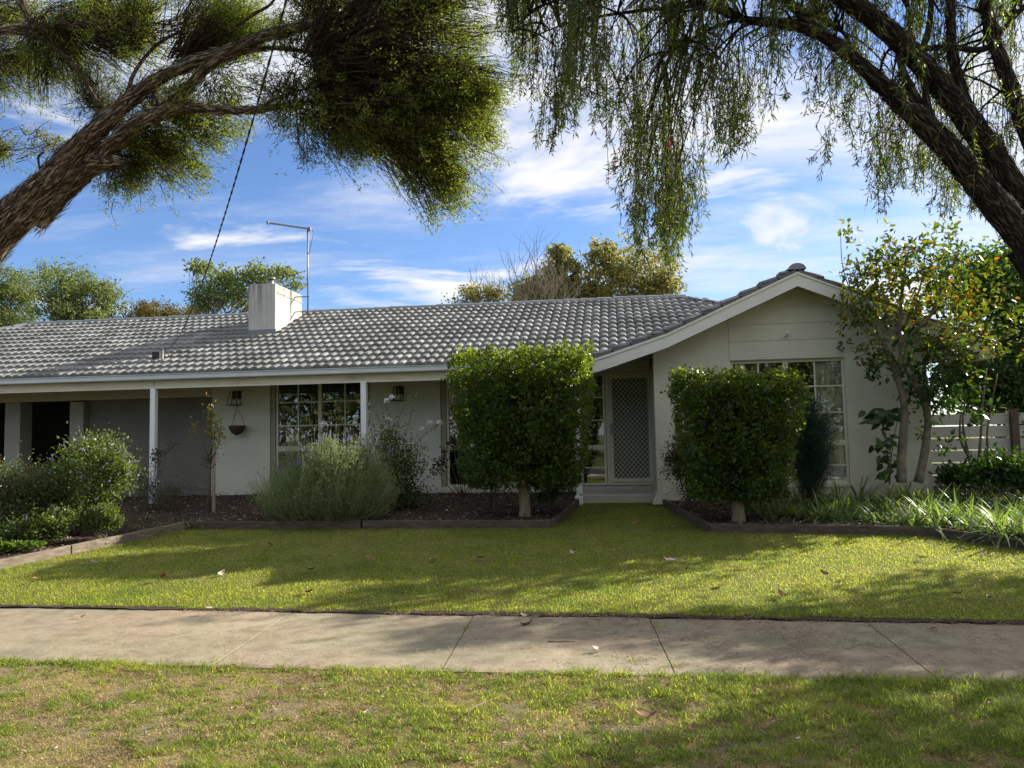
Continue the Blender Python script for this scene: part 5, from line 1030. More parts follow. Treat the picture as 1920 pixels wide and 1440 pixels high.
def bl3(px, py, Y, rx, ry, ryy, n): c = Bc(px, py, Y); s = Y * 1.05 / FPX; return (c, (rx * s, ryy, ry * s), n)
# behind the fence, right
gtree('vine_tree', (8.6, 16.6, .4), (8.8, 16.6, 3.6), [bl3(1865, 560, 16.5, 75, 60, 1.0, 6500), bl3(1905, 700, 16.2, 70, 90, 1.0, 6500), bl3(1835, 690, 16.8, 50, 70, .8, 2600), bl3(1960, 600, 16.5, 80, 120, 1.2, 4500), bl3(1800, 520, 17, 50, 50, .8, 2000), bl3(1890, 490, 17, 60, 35, .8, 2600)], .10, .06, F_['vine'], 'big leafy green tree behind the slat fence at the right', kc=60)
gtree('dark_tree', (7.6, 15.6, .4), (7.7, 15.6, 2.4), [bl3(1850, 730, 15.6, 70, 50, .5, 5000), bl3(1915, 790, 15.2, 40, 70, .4, 3500), bl3(1800, 700, 15.6, 40, 40, .4, 1800)], .085, .05, F_['greenleaf'], 'dark tangled tree hanging over the top of the slat fence', r0=.08, kc=50)
Yb = 13.6; bs_ = thing('bare_shrub', (X(1835, 905, Yb), Yb, G(0, Yb)), 'bare thin stems of a shrub in front of the slat fence', 'shrub'); m_ = MB()
for pts in [[(1830, 905), (1838, 830), (1842, 760), (1850, 690)], [(1828, 905), (1815, 850), (1805, 790), (1812, 740)], [(1832, 905), (1850, 850), (1852, 800), (1870, 700)], [(1835, 900), (1842, 870), (1850, 830)], [(1818, 860), (1800, 820), (1802, 770)]]: limb(pts, .028, .010, Y=Yb, n=7)
m_.build('stem', M['greytrunk'], bs_, True)
Y0 = 12.6
shrub('dark_bush', (X(1885, 905, Y0), Y0, G(0, Y0)), [(Bc(1885, 888, Y0), (.55, .4, .22), 1900), (Bc(1800, 895, Y0 + .6), (.35, .25, .14), 700), (Bc(1940, 880, Y0), (.4, .4, .28), 900)], .10, .045, F_['greenleaf'], 'low dark glossy bush before the slat fence, behind the strappy plants', 'bush', nst=8, clump=40)

# --- trees seen over the roof
gtree('gum_tree', (-20.5, 26, .4), (-20.4, 26, 6.6), [bl3(125, 540, 26, 55, 50, 1.4, 7000), bl3(130, 590, 26, 60, 30, 1.2, 3000), bl3(198, 560, 26.5, 28, 38, .8, 2200), bl3(185, 600, 26, 40, 20, .8, 1400)], .13, .045, F_['far'], 'grey green gum tree with a rounded head behind the left end of the roof', bark='farstem', nb=18, kc=70, sg=.15)
gtree('gum_tree', (-24.5, 27, .4), (-24, 27, 6.2), [bl3(30, 545, 27, 48, 45, 1.3, 5200), bl3(20, 600, 27, 60, 32, 1.2, 3600), bl3(-50, 570, 27, 50, 60, 1.3, 3000)], .13, .045, F_['far'], 'grey green gum tree furthest left behind the roof, cut by the photo edge', bark='farstem', nb=18, kc=70, sg=.15)
gtree('round_tree', (-18.2, 28, .4), (-18, 28, 5.0), [bl3(305, 598, 28, 78, 28, 1.6, 11000)], .10, .05, F_['faroliv'], 'low rounded olive brown tree top just above the roof ridge', bark='farstem', nb=8, kc=130, sg=.10)
gtree('airy_tree', (-13.6, 24, .4), (-13.4, 24, 5.6), [bl3(420, 545, 24, 48, 42, 1.1, 2300), bl3(480, 520, 24, 55, 22, .9, 1500), bl3(375, 500, 24, 26, 14, .5, 420), bl3(535, 512, 24, 28, 10, .5, 330), bl3(555, 535, 24, 18, 9, .4, 160), bl3(390, 560, 24, 30, 25, .8, 800)], .13, .065, F_['far'], 'open airy tree with light green leaves behind the chimney', bark='farstem', nb=12, kc=32, r0=.09)
gtree('golden_tree', (-2.2, 30, .4), (-2.0, 30, 7.0), [bl3(1052, 530, 30, 46, 50, 1.2, 3000), bl3(1005, 550, 30, 55, 28, 1.2, 2600), bl3(1050, 482, 30, 22, 24, .6, 1000)], .19, .10, F_['fargold'], 'yellow green tree with a pointed top, left of the two golden trees', bark='farstem', nb=22, kc=80, sg=.13)
gtree('golden_tree', (1.7, 31, .4), (1.9, 31, 7.2), [bl3(1185, 515, 31, 88, 62, 1.8, 5600), bl3(1130, 485, 31, 36, 34, .9, 1600), bl3(1240, 540, 31, 40, 28, 1.2, 2200), bl3(1115, 550, 31, 30, 20, 1., 1200)], .17, .08, F_['fargold'], 'broad golden green tree above the roof, right of the other golden tree', bark='farstem', nb=26, kc=100, sg=.12)
gtree('golden_bush', (-6.8, 27, .4), (-6.6, 27, 5.2), [bl3(880, 560, 27, 38, 18, .8, 1100), bl3(925, 550, 27, 30, 18, .7, 700)], .13, .06, F_['fargold'], 'thin yellow leaved tree below the bare branches over the roof', bark='farstem', nb=8, kc=20, r0=.06)
# bare tree
def bare(base, lab, topz, spread, seed):
    rnd = random.Random(seed); o_ = thing('bare_tree', base, lab, 'tree'); m2 = MB()
    def grow(p, d, L, r, dep):
        pts = [p]; q = p.copy(); dd = d.copy()
        for i in range(4): dd = nrm(dd + np.array([rnd.gauss(0, .10), rnd.gauss(0, .10), .05])); q = q + dd * L / 4; pts.append(q.copy())
        m2.tube(pts, list(np.linspace(r, r * .62, 5)), 5 if dep > 1 else 4)
        if dep >= 6: return
        k = 3 if dep < 5 else 2
        for j in range(k):
            s = pts[rnd.choice([2, 3, 4])] if j else pts[4]; nd = nrm(dd + np.array([rnd.gauss(0, spread), rnd.gauss(0, spread), rnd.gauss(.12, .2)])); grow(s, nd, L * rnd.uniform(.62, .85), r * .58, dep + 1)
    b = np.array(base, float); grow(b, np.array([0.0, 0, 1.0]), topz * .42, .14, 0); m2.build('trunk', M['farstem'], o_, True); return o_
bp_ = atY(962, 575, 28); bare((float(bp_[0]), 28.0, .4), 'leafless tree with fine branches above the middle of the roof', 6.4, .46, 5)

# --- tree in the side yard beyond the right edge: it shades the lawn and path
gtree('yard_tree', (9.6, 10.6, .1), (9.4, 10.5, 4.2), [((6.2, 10.3, 3.3), (.9, .5, .3), 600), ((7.5, 10.3, 3.6), (1.2, .7, .4), 1000), ((9.0, 10.2, 3.7), (1.0, .8, .5), 1000), ((9.0, 12.0, 3.8), (1.1, .7, .4), 1100), ((8.6, 9.2, 4.5), (1.6, .9, .6), 2200), ((9.8, 11.2, 4.4), (.9, .9, .6), 700), ((7.4, 12.7, 5.4), (.5, .5, .25), 420), ((8.1, 12.5, 5.0), (.7, .5, .3), 700)], .16, .06, F_['vine'], 'leafy yard tree right of the lawn whose shade falls on the grass', r0=.16, kc=40, sg=.24)
# trees across the street, mirrored in the windows
for i, (x, y, h, lab) in enumerate(((-24, -24, 12.0, 'tall street tree across the road, opposite the far left end of the carport'), (-13, -24, 12.5, 'street tree across the road, opposite the carport'), (-3, -26, 11, 'street tree across the road, opposite the front door'), (8, -24, 13, 'street tree across the road, opposite the gable'))):
    gtree('street_tree', (x, y, 0), (x, y, h * .6), [((x, y, h * .55), (5.2, 2.4, h * .38), 6500), ((x + 4.6, y, h * .36), (3.6, 1.6, h * .3), 3600)], .4, .22, F_['far'], lab, nb=6, kc=30, r0=.2)

# ------------------------------------------------------------------ foreground melaleuca (left)
ml = thing('paperbark_tree', (-6.6, 5.4, 0), 'leaning paperbark tree with rough pale bark and dense fine foliage, at the left', 'tree')
YM = 5.4; sM = YM * 1.06 / FPX; m_ = MB()
LSC = .80
def limbp(pts, Y, rough=.16, seed=0, n=22, sub=6, fr=2.2):
    w = [np.array(Bc(p[0], p[1], Y + (p[3] if len(p) > 3 else 0))) for p in pts]; r = [p[2] * LSC * (Y + (p[3] if len(p) > 3 else 0)) * 1.06 / FPX for p in pts]; w = np.array(w); k = len(w); out = []; ro_ = []
    for tt in np.linspace(0, k - 1, (k - 1) * sub + 1):
        i = min(int(tt), k - 2); f = tt - i; p0 = w[max(i-1, 0)]; p1 = w[i]; p2 = w[i+1]; p3 = w[min(i+2, k-1)]
        out.append(.5 * ((2*p1) + (-p0+p2)*f + (2*p0-5*p1+4*p2-p3)*f*f + (-p0+3*p1-3*p2+p3)*f**3)); ro_.append(r[i] * (1-f) + r[i+1] * f)
    m_.tube(out, ro_, n, rough=rough, seed=seed, fr=fr); BK.append((np.array(out), np.array(ro_))); return np.array(out)
BK = []
def bark_strips(name, mm, par, per, L, wd, lift):
    Ps = []; Ds = []; Ns = []
    for o3, r3 in BK:
        seg = np.linalg.norm(np.diff(o3, axis=0), axis=1); n = int((seg * r3[:-1]).sum() * per)
        if n < 5: continue
        i = RNG.choice(len(seg), n, p=seg * r3[:-1] / (seg * r3[:-1]).sum()); f = RNG.random((n, 1)); c = o3[i] * (1 - f) + o3[i + 1] * f; T = nrm(o3[i + 1] - o3[i]); rr = (r3[i] * (1 - f[:, 0]) + r3[i + 1] * f[:, 0])[:, None]; kk = rr[:, 0] > .022; c, T, rr, f = c[kk], T[kk], rr[kk], f[kk]; n = len(c)
        if n < 2: continue
        q = rdir(n); q = nrm(q - T * (q * T).sum(1, keepdims=True)); Ps.append(c + q * rr * (1.0 + lift * RNG.random((n, 1)))); Ds.append(nrm(T * np.sign(RNG.normal(size=(n, 1))) + q * .18 * RNG.random((n, 1)) + rdir(n) * .22)); Ns.append(q)
    P = np.concatenate(Ps); n = len(P); o_ = leafobj(name, P, np.concatenate(Ds), np.concatenate(Ns), L * (.4 + RNG.random(n)), wd * (.5 + RNG.random(n)), mm, par, .05); o_['kind'] = 'stuff'
# lower trunk down to the ground
b0_ = np.array([-6.6, 5.4, -.1]); t0_ = np.array(Bc(-60, 505, YM)); path = [b0_, b0_ + (t0_ - b0_) * .3 + [.05, 0, .15], b0_ + (t0_ - b0_) * .65 + [.0, 0, .25], t0_]
p_ = np.array(path); tt = np.linspace(0, 3, 22); m_.tube(np.stack([np.interp(tt, range(4), p_[:, i]) for i in range(3)], 1), list(np.linspace(.27, .168, 22)), 26, rough=.18, seed=3, fr=2.2); BK.append((np.stack([np.interp(tt, range(4), p_[:, i]) for i in range(3)], 1), np.linspace(.27, .168, 22)))
limbp([(-75, 515, 52), (0, 432, 44), (50, 385, 40), (100, 345, 36), (150, 305, 30)], YM, .20, 3)
U = limbp([(20, 405, 30, -.05), (75, 350, 26, -.05), (130, 292, 24, -.05), (190, 235, 21, -.05), (240, 190, 17), (300, 146, 14), (370, 115, 13), (430, 95, 13), (500, 66, 12), (560, 50, 11), (620, 36, 8), (720, 10, 5)], YM, .18, 7)
Lw = limbp([(60, 410, 36, .05), (110, 360, 30, .05), (165, 310, 26, .05), (220, 265, 18), (270, 225, 16), (310, 205, 14), (350, 168, 12), (385, 130, 11), (430, 98, 9)], YM, .2, 9)
limbp([(165, 305, 24, .05), (200, 300, 26, .05), (222, 302, 17, .05), (228, 303, 8, .05)], YM, .25, 15)
Md = limbp([(240, 245, 13), (300, 216, 11), (340, 203, 10), (400, 207, 9), (470, 206, 9), (520, 201, 7), (600, 190, 5), (700, 185, 3)], YM, .15, 11, 12)
limbp([(490, 200, 4), (530, 180, 3), (580, 165, 2)], YM, .1, 12, 6)
limbp([(-60, 62, 9, .3), (10, 58, 8, .3), (70, 50, 8, .3), (130, 48, 7, .3), (200, 40, 5, .3)], YM, .12, 13, 12)
limbp([(20, 58, 7, .3), (70, 70, 6, .3), (110, 95, 6, .3), (145, 130, 5, .3), (170, 170, 5, .3), (185, 215, 5, .2)], YM, .12, 14, 10)
limbp([(20, -40, 9, .5), (60, 40, 8, .5), (110, 100, 6, .5), (160, 150, 5, .4), (185, 200, 5, .2)], YM, .12, 16, 10)
limbp([(430, 60, 5), (470, 30, 4), (510, 5, 3), (530, -40, 3)], YM, .1, 17, 8); limbp([(240, 190, 6), (250, 140, 5, .2), (300, 80, 4, .3), (400, 30, 3, .4)], YM, .1, 18, 8)
limbp([(300, 146, 8), (290, 175, 7, .1), (292, 200, 7)], YM, .12, 19, 10)
limbp([(75, 320, 3), (72, 295, 3), (82, 285, 3)], YM, .05, 20, 6)
limbp([(600, 45, 9), (700, 60, 6, .1), (800, 110, 4, .2)], YM, .1, 21, 8); limbp([(430, 100, 8), (520, 90, 6, .3), (640, 110, 4, .5)], YM, .1, 22, 8)
m_.build('trunk', M['paperbark'], ml, True)
bark_strips('bark_flake', foliage('bark_flake', [(0.05, 0.036, 0.025), (0.12, 0.09, 0.065), (0.22, 0.17, 0.125), (0.34, 0.27, 0.21)], .12, .9, (1, 1, 1), .1), ml, 15000, .10, .011, .10); BK = []
TW = []; LV = []
def spray(root, cen, rx, ry, rd, nt, leaves=15, dY=0, fan=1.0, tl=.30, lsc=1.0, big=False):
    # many fine twigs fanning from the root out to the skin of the cluster, leaf needles near their ends
    c = np.array(Bc(cen[0], cen[1], YM + dY)); rt = np.array(Bc(root[0], root[1], YM + dY * .6)); s = (YM + dY) * 1.06 / FPX
    d = rdir(nt); q = 1 + .75 * (fnoise(d[:, 0] * 4.2 + d[:, 2] * 3 + cen[0], d[:, 1] * 3.2 - d[:, 2] * 4 + cen[1], 2) - .5) * 2
    tip = c + d * np.array([rx * s, rd, ry * s]) * (q * (.55 + .45 * RNG.random(nt) ** .5))[:, None]
    nt0 = nt; kc = max(6, nt // 26); sc_ = tip[:kc]; wq = np.clip((fnoise(sc_[:, 0] * 3.3 + 4, sc_[:, 2] * 4.2 + sc_[:, 1] * 1.5, 2) - .36) * 5, .04, 1); ii = RNG.choice(kc, nt, p=wq / wq.sum()); tip = np.where((RNG.random(nt) < .95)[:, None], sc_[ii] + RNG.normal(size=(nt, 3)) * .085 * (.5 + RNG.random((kc, 1)))[ii], tip)
    v = tip - rt; start = rt + v * (.25 + .45 * RNG.random((nt, 1))) + RNG.normal(size=(nt, 3)) * .04; mid = (start + tip) / 2 + RNG.normal(size=(nt, 3)) * .03 + np.array([0, 0, .02])
    TW.append(np.stack([start, mid, tip], 1))
    t = 1 - tl * .72 * RNG.random((nt, leaves)) ** 1.3; t = t[..., None]; P = (1-t)**2 * start[:, None] + 2*t*(1-t) * mid[:, None] + t*t * tip[:, None]; ax = np.repeat(nrm(tip - mid), leaves, 0)
    if big:   # the foliage sits on the outside of the mass, bare twigs inside
        mc = np.array(Bc(725, 140, YM + .1)); e = np.sqrt(((tip[:, 0] - mc[0]) / (215 * s)) ** 2 + ((tip[:, 2] - mc[2]) / (185 * s)) ** 2 + .35 * (tip[:, 1] - mc[1]) ** 2); kp = RNG.random(nt) < np.clip((e - .52) * 2.6, .16, 1); P = P[kp]; ax = np.repeat(nrm(tip - mid)[kp], leaves, 0); nt = int(kp.sum())
    n = nt * leaves; P = P.reshape(-1, 3) + RNG.normal(size=(n, 3)) * .018; D = nrm(ax * .7 + rdir(n) * .9); LV.append((P, D, lsc))
# big right-hand mass
spray((560, 120), (735, 130), 190, 150, .75, 3600, 12, .1, big=True)
spray((560, 190), (660, 235), 125, 85, .5, 1500, 13, .0, big=True)
spray((650, 190), (820, 255), 95, 100, .5, 1300, 14, .1, big=True)
spray((720, 230), (822, 345), 52, 52, .3, 420, 15, .1)
spray((640, 20), (790, 10), 140, 80, .6, 1400, 11, .2, big=True)
spray((600, 30), (640, 30), 110, 70, .5, 1100, 11, .3, big=True)
spray((800, 130), (890, 170), 52, 110, .4, 850, 14, .1)
# above and around the limbs, left
spray((300, 150), (430, 45), 85, 70, .4, 900, 16, .3); spray((250, 60), (300, 40), 110, 60, .4, 800, 15, .4)
spray((90, 30), (190, 110), 130, 65, .35, 1000, 6, .5, tl=.15); spray((60, 40), (150, 40), 110, 60, .4, 700, 9, .5)
spray((250, 200), (290, 195), 75, 50, .25, 380, 7, .5, tl=.2)
spray((180, 200), (160, 170), 38, 60, .2, 300, 10, .4, tl=.3)
spray((240, 240), (290, 285), 85, 62, .35, 800, 15, .3); spray((230, 280), (235, 325), 60, 32, .25, 280, 14, .3); spray((330, 210), (375, 235), 60, 38, .3, 400, 15, .3)
spray((400, 130), (425, 180), 42, 30, .2, 200, 15, .3)
spray((-30, 100), (10, 130), 62, 62, .35, 600, 12, .6); spray((-30, 280), (8, 278), 34, 26, .15, 150, 14, .6); spray((60, 275), (82, 268), 20, 18, .1, 60, 14, .6); spray((90, 120), (97, 138), 22, 26, .12, 80, 14, .6); spray((-40, 20), (10, 20), 60, 50, .3, 400, 10, .6)
tw = np.concatenate(TW); tw = tw[RNG.random(len(tw)) < .8]; V, Fq = twigV(tw, .0042, .0010); q = npmesh('twig', V, Fq, F_['melatwig'], ml); q['kind'] = 'stuff'
P = np.concatenate([a for a, b, c in LV]); D = np.concatenate([b for a, b, c in LV]); n = len(P)
leafobj('crown', P, D, rdir(n), .022 + .020 * RNG.random(n), .0068, F_['mela'], ml)

# ------------------------------------------------------------------ foreground weeping bottlebrush (right)
YR = 5.0; wb = thing('weeping_bottlebrush', (4.3, 5.4, 0), 'weeping bottlebrush tree with dark curving trunks and hanging leaf strands, at the right', 'tree'); m_ = MB()
LSC = .64; j0 = np.array(Bc(1990, 540, YR)); m_.tube([np.array([4.15, 5.3, -.1]), np.array([4.05, 5.25, .5]), (np.array([4.05, 5.25, .5]) + j0) / 2 + [.08, 0, .05], j0, np.array(Bc(1930, 455, YR))], [.27, .23, .18, .14, .118], 22, rough=.15, seed=2)
limbp([(2010, 560, 48), (1920, 448, 36), (1860, 375, 34), (1805, 310, 31), (1750, 250, 28), (1700, 203, 25), (1650, 155, 21), (1600, 110, 18), (1545, 68, 16), (1490, 48, 13), (1440, 42, 12), (1400, 38, 10), (1363, 26, 9), (1310, 2, 7), (1240, -30, 5)], YR, .12, 3)
limbp([(1560, 82, 14), (1524, 47, 13), (1490, 15, 12), (1450, -25, 11)], YR, .12, 4, 14)
limbp([(2135, 735, 44, .12), (2080, 620, 44, .15), (2015, 500, 42, .2), (1925, 385, 32, .2), (1857, 285, 30, .2), (1805, 212, 29, .2), (1753, 150, 28, .2), (1701, 92, 27, .2), (1639, 36, 25, .2), (1571, -10, 22, .2), (1500, -60, 18, .2)], YR, .12, 5)
limbp([(2050, 560, 28, .22), (2010, 440, 27, .3), (1960, 330, 24, .4), (1915, 225, 19, .4), (1883, 130, 17, .4), (1857, 52, 16, .4), (1845, -30, 14, .4)], YR, .12, 6, 16)
limbp([(1815, 205, 16, .2), (1795, 140, 13, .2), (1784, 80, 12, .2), (1783, -20, 11, .2)], YR, .12, 7, 14)
limbp([(1728, 95, 9, .2), (1742, 50, 8, .2), (1748, -20, 7, .2)], YR, .12, 8, 10); limbp([(1712, 80, 7, .2), (1706, 40, 6, .2), (1698, -20, 5, .2)], YR, .12, 9, 8)
limbp([(1728, 92, 8, .2), (1780, 88, 8, .3), (1845, 92, 8, .4), (1880, 55, 7, .4), (1915, 18, 7, .4), (1960, -20, 6, .4)], YR, .12, 10, 10)
limbp([(1722, 195, 14, .05), (1700, 150, 11, .1), (1685, 105, 8, .2), (1680, 60, 6, .2)], YR, .12, 11, 12); limbp([(1750, 240, 10, .1), (1738, 190, 9, .1), (1735, 150, 8, .2)], YR, .12, 12, 10)
limbp([(1390, 34, 7), (1320, 60, 5), (1240, 110, 3)], YR, .1, 13, 8); limbp([(1330, 10, 6, .2), (1200, 20, 5, .3), (1080, 40, 3, .3), (1000, 70, 2, .3), (950, 110, 1.5, .3)], YR, .1, 14, 8); limbp([(1400, 38, 7), (1300, -15, 6, .1), (1150, -30, 5, .1), (1020, 10, 3, .1), (960, 60, 2, .1)], YR, .1, 16, 8); limbp([(1600, 100, 6, .3), (1580, 60, 5, .5), (1530, 30, 4, .7)], YR, .1, 15, 8)
m_.build('trunk', M['bark'], wb, True)
bark_strips('bark_ridge', foliage('bark_ridge', [(0.02, 0.016, 0.012), (0.05, 0.04, 0.03), (0.09, 0.072, 0.056)], .05, .9, (1, 1, 1), .1), wb, 12000, .09, .010, .07); 
envx = [940, 965, 985, 1010, 1040, 1070, 1100, 1130, 1150, 1175, 1200, 1230, 1260, 1290, 1310, 1330, 1350, 1375, 1400, 1430, 1460, 1490, 1520, 1545, 1575, 1600, 1640, 1680, 1720, 1760, 1800, 1860, 1940]
envy = [60, 140, 210, 330, 290, 260, 260, 270, 370, 420, 490, 520, 520, 500, 400, 290, 310, 340, 290, 270, 180, 150, 240, 350, 260, 380, 410, 390, 400, 430, 430, 460, 470]
nc = 262; cpx = np.concatenate([935 + 420 * RNG.random(112), 1330 + 610 * RNG.random(140), RNG.normal(1240, 34, 10)]); cev = np.interp(cpx, envx, envy); cy = cev - (cev + 130) * (RNG.random(nc) ** 1.25) * .95; cy[::5] = cev[::5]; cy[3::9] = -20 + 120 * RNG.random(len(cy[3::9]))
cY = YR + .2 + RNG.normal(size=nc) * .45 + np.where(cpx > 1600, .5, 0); kn = RNG.integers(5, 15, nc); kn = np.where(cpx > 1330, (kn * .75).astype(int), kn); kn = np.where(cy < 60, kn + 5, kn)
ix = np.repeat(np.arange(nc), kn); ns = len(ix); px = cpx[ix] + RNG.normal(size=ns) * 16; ye = cy[ix] - np.abs(RNG.normal(size=ns)) * 62 - np.abs(px - cpx[ix]) * 1.2; Yd = cY[ix] + RNG.normal(size=ns) * .12; L = .22 + .5 * RNG.random(ns) * (.5 + RNG.random(nc))[ix]
end = np.array([Bc(a, b, c) for a, b, c in zip(px, ye, Yd)]); off = RNG.normal(size=(ns, 2)) * .07; an = np.array([Bc(a, b - 210, c) for a, b, c in zip(cpx, cy, cY)])[ix]
st0 = end + np.stack([off[:, 0] * 1.2 + .06, off[:, 1], L], 1); st0[:, :2] += (an[:, :2] - st0[:, :2]) * .55
p1 = end * .36 + st0 * .64 + RNG.normal(size=(ns, 3)) * .03; p2 = end * .7 + st0 * .3 + RNG.normal(size=(ns, 3)) * .022
lp = np.concatenate([o3[::2] for o3, r3 in BK]); tg = []
for a_ in np.array([Bc(a, b - 230, c) for a, b, c in zip(cpx, cy, cY)]):
    q = lp[np.argmin(np.linalg.norm(lp - a_ + np.array([0, 0, .15]), axis=1) + 1.1 * RNG.random(len(lp)))]; md = (q + a_) / 2 + np.array([0, 0, .18 * np.linalg.norm(q - a_)]) + RNG.normal(size=3) * .05; tg.append([(1-t)**2 * q + 2*t*(1-t) * md + t*t * (a_ - [0, 0, .1]) for t in np.linspace(0, 1, 7)])
V, Fq = twigV(np.array(tg), .011, .0035); q = npmesh('branchlet', V, Fq, M['bark'], wb); q['kind'] = 'stuff'
ctl = np.stack([st0, p1, p2, end], 1); V, Fq = twigV(ctl, .0030, .0014); q = npmesh('strand', V, Fq, F_['melatwig'], wb); q['kind'] = 'stuff'
m = 34; t = RNG.random((ns, m)) ** .8 * 3; i = np.minimum(t.astype(int), 2); f = (t - i)[..., None]; ar_ = np.arange(ns)[:, None]; P = ctl[ar_, i] * (1 - f) + ctl[ar_, i + 1] * f; ax = nrm(ctl[ar_, i + 1] - ctl[ar_, i]).reshape(-1, 3)
n = ns * m; P = P.reshape(-1, 3); P = P + RNG.normal(size=P.shape) * .008; D = nrm(ax * .85 + rdir(n) * .8); leafobj('crown', P, D, rdir(n), .032 + .036 * RNG.random(n), .0082, F_['bottle'], wb)
# side twiglets carrying leaf clusters
for (a, b) in ((1256, 268), (1150, 312)):
    c = np.array(Bc(a, b, YR + .1)); n = 260; P = c + np.stack([np.zeros(n), np.zeros(n), (RNG.random(n) - .5) * .065], 1); D = nrm(rdir(n) * np.array([1, 1, .3])); leafobj('red_flower', P, D, rdir(n), .016, .002, F_['brush'], wb)

# ------------------------------------------------------------------ fallen leaves, sticks and litter
def leafmesh(L=.09, Wd=.04, curl=.4, k=0):
    vs = []; seg = 6
    for i in range(seg + 1):
        t = i / seg; w = Wd * math.sin(math.pi * min(.98, t * .92 + .04)) ** .8 * .5; z = curl * L * (t - .5) ** 2 + .004 * math.sin(i * 2 + k); vs += [(t * L, -w, z + w * .5), (t * L, 0, z), (t * L, w, z + w * .45)]
    fs = [(3*i+j, 3*i+j+1, 3*i+j+4, 3*i+j+3) for i in range(seg) for j in range(2)]; return vs, fs
lmats = [surf('dry_leaf_a', [(.3, (.20, .11, .06)), (.7, (.32, .20, .12))], 20, .7, 0), surf('dry_leaf_b', [(.3, (.42, .33, .24)), (.7, (.55, .46, .36))], 20, .7, 0), surf('dry_leaf_c', [(.3, (.13, .07, .045)), (.7, (.24, .12, .07))], 20, .7, 0)]
spots = [(160, 1157), (420, 1072), (590, 1068, 1), (880, 1112, 2), (405, 1140), (300, 1083), (74, 1085), (170, 1053), (1000, 1128 + 40), (1095, 1022, 1), (1070, 1035), (905, 1048), (985, 1010), (1243, 1050, 2), (1287, 1070, 1), (1268, 988, 1), (1148, 1035), (1195, 980), (1458, 1112, 2), (1475, 1130), (1555, 1080), (1540, 1098), (1717, 1045, 1), (1837, 1040, 1), (1838, 1090), (1857, 1121, 1), (1780, 1112), (1898, 1058), (1415, 1025), (1330, 1108), (1740, 1178), (1130, 1220), (690, 1005, 1), (600, 1008), (820, 1048), (700, 1048), (497, 1034), (235, 1045), (1240, 1290), (880, 1355), (1120, 1330), (1300, 1360), (1590, 1298, 1), (1855, 1320), (1230, 1345, 2), (430, 1280), (700, 1330), (980, 1400), (1670, 1340), (1500, 1385), (585, 1110, 1), (1015, 1157), (990, 1157), (500, 1020)]
protos = []
for k_ in range(3):
    vs, fs = leafmesh(.075 + .02 * k_, .032 + .012 * k_, .9, k_); m2 = MB(); m2.add(vs, fs); o_ = m2.build('fallen_leaf', lmats[k_], None, True)
    tag(o_, 'dry curled brown leaf lying on the grass or footpath', 'fallen leaf', 'fallen dry leaves scattered over lawn and path'); protos.append(o_)
for i, s in enumerate(spots):
    if i < 3: o_ = protos[i]
    else: o_ = protos[i % 3].copy(); COL.objects.link(o_)
    z = .03; p = atZ(s[0], s[1], z)
    for _ in range(4): z = hcell(p[0], p[1]) + (.05 if p[1] > farY(p[0]) or p[1] < nearY(p[0]) else .008); p = atZ(s[0], s[1], z)
    sc = random.uniform(.8, 1.3) * (1.6 if len(s) > 2 and s[2] == 2 else 1.0) * (.5 if p[1] < 5.2 else 1); o_.location = (float(p[0]), float(p[1]), z); o_.rotation_euler = (random.uniform(-.4, .4), random.uniform(-.3, .3), random.uniform(0, 6.28)); o_.scale = (sc,) * 3
n = 11200; x = np.concatenate([RNG.normal(1.3, .9, 5600), -4 + 7.5 * RNG.random(1900), -4 + 7.5 * RNG.random(3700)]); y = np.concatenate([5.15 + 1.45 * RNG.random(7500), farY(x[7500:]) - .07 * np.abs(RNG.normal(size=3700))])
k = (y < farY(x)) & (y > nearY(x)) & (RNG.random(n) < np.clip(1.6 * fnoise(x * 3, y * 3) - .35, .02, 1)); x, y = x[k], y[k]; n = len(x)
o_ = leafobj('leaf_litter', np.stack([x, y, np.full(n, .012)], 1), nrm(RNG.normal(size=(n, 3)) * np.array([1, 1, .1])), np.tile([0, 0, 1.], (n, 1)), .012 + .034 * RNG.random(n) ** 2, .005 + .007 * RNG.random(n), F_['litter'])
tag(o_, 'fine dry leaf litter strewn on the right half of the footpath', 'leaf litter', kind='stuff')
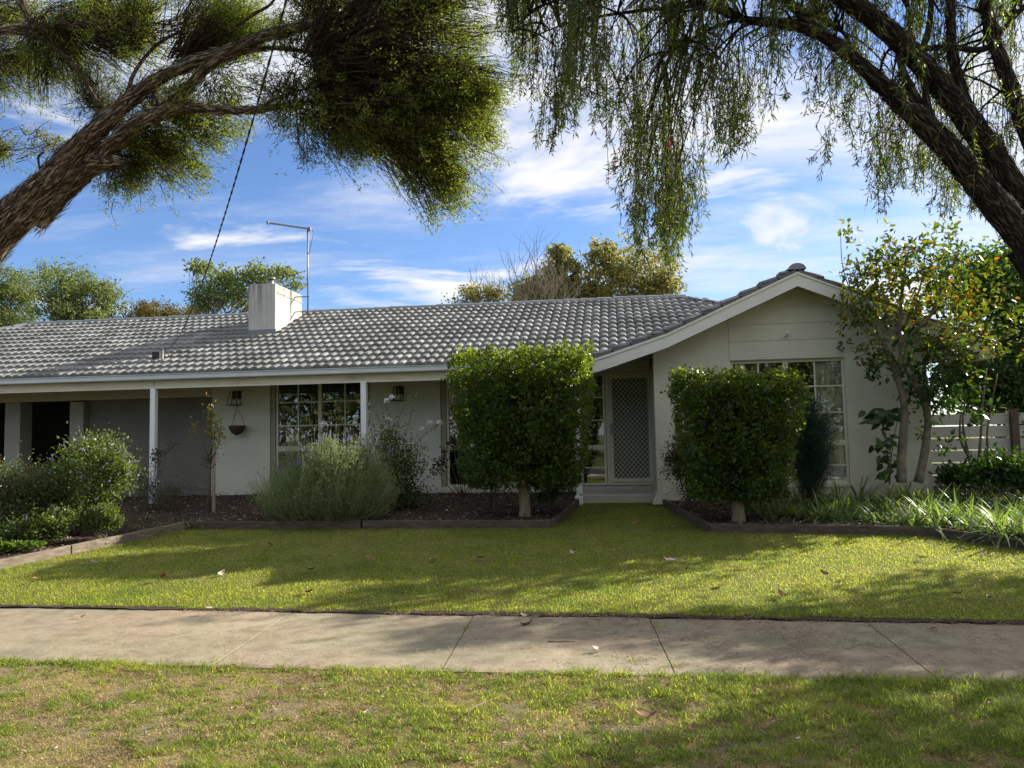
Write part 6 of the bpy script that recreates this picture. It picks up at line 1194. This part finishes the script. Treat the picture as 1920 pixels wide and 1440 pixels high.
n = 3800; x = -3.8 + 6.8 * RNG.random(n); y = 2.7 + 2.4 * RNG.random(n); k = (fnoise(x * 2.6, y * 3.4, 4) < .47) & (y < nearY(x)); x, y = x[k], y[k]; n = len(x)
o_ = leafobj('verge_litter', np.stack([x, y, 0.05 * fnoise(x * 1.6 + 9, y * 1.6) - 0.03 + .012], 1), nrm(RNG.normal(size=(n, 3)) * np.array([1, 1, .25])), nrm(RNG.normal(size=(n, 3)) * .4 + np.array([0, 0, 1.])), .012 + .03 * RNG.random(n), .005 + .01 * RNG.random(n), F_['litter'])
tag(o_, 'crumbs of dead grass and leaf lying in bare patches of the verge', 'leaf litter', kind='stuff')
xs_ = []; ys_ = []
for (a, b) in ((1235, 1175), (1262, 1250), (1750, 1262), (1185, 1240), (872, 1180), (405, 1240)):
    p = atZ(a, b, 0); xs_ += list(np.random.normal(p[0], .03, 22)); ys_ += list(np.random.normal(p[1], .03, 22))
xs_, ys_ = np.array(xs_), np.array(ys_); tag(blades('joint_grass', xs_, ys_, 0 * xs_, .03 + .04 * RNG.random(len(xs_)), .004 + 0 * xs_, F_['grass'], 1.4), 'little grass tufts growing out of the footpath joints', 'grass', kind='stuff')
m_ = MB(); a = atZ(912, 1315, .03); b = atZ(880, 1330, .04); c = atZ(872, 1358, .02); m_.tube([a, b, c], [.004, .006, .003], 6, rough=.2); tag(m_.build('fallen_twig', M['stem'], None, True), 'short bent brown twig lying on the thin verge grass', 'twig')
m_ = MB(); m_.tube([atZ(1027, 1203, .008), atZ(1060, 1202, .012), atZ(1080, 1203, .008)], [.003, .004, .002], 6); tag(m_.build('fallen_twig', M['stem'], None, True), 'thin dark twig lying on the footpath', 'twig')
pw = atZ(834, 961, .33); m_ = MB(); m_.prism([(pw[0] - .05, pw[1] - .02, pw[2]), (pw[0] + .05, pw[1] - .05, pw[2] + .01), (pw[0] + .065, pw[1] + .03, pw[2] + .05), (pw[0] - .03, pw[1] + .04, pw[2] + .03)], (0, .0, .004)); tag(m_.build('paper_scrap', M['post']), 'small white scrap lying on the mulch left of the larger hedge', 'paper scrap')
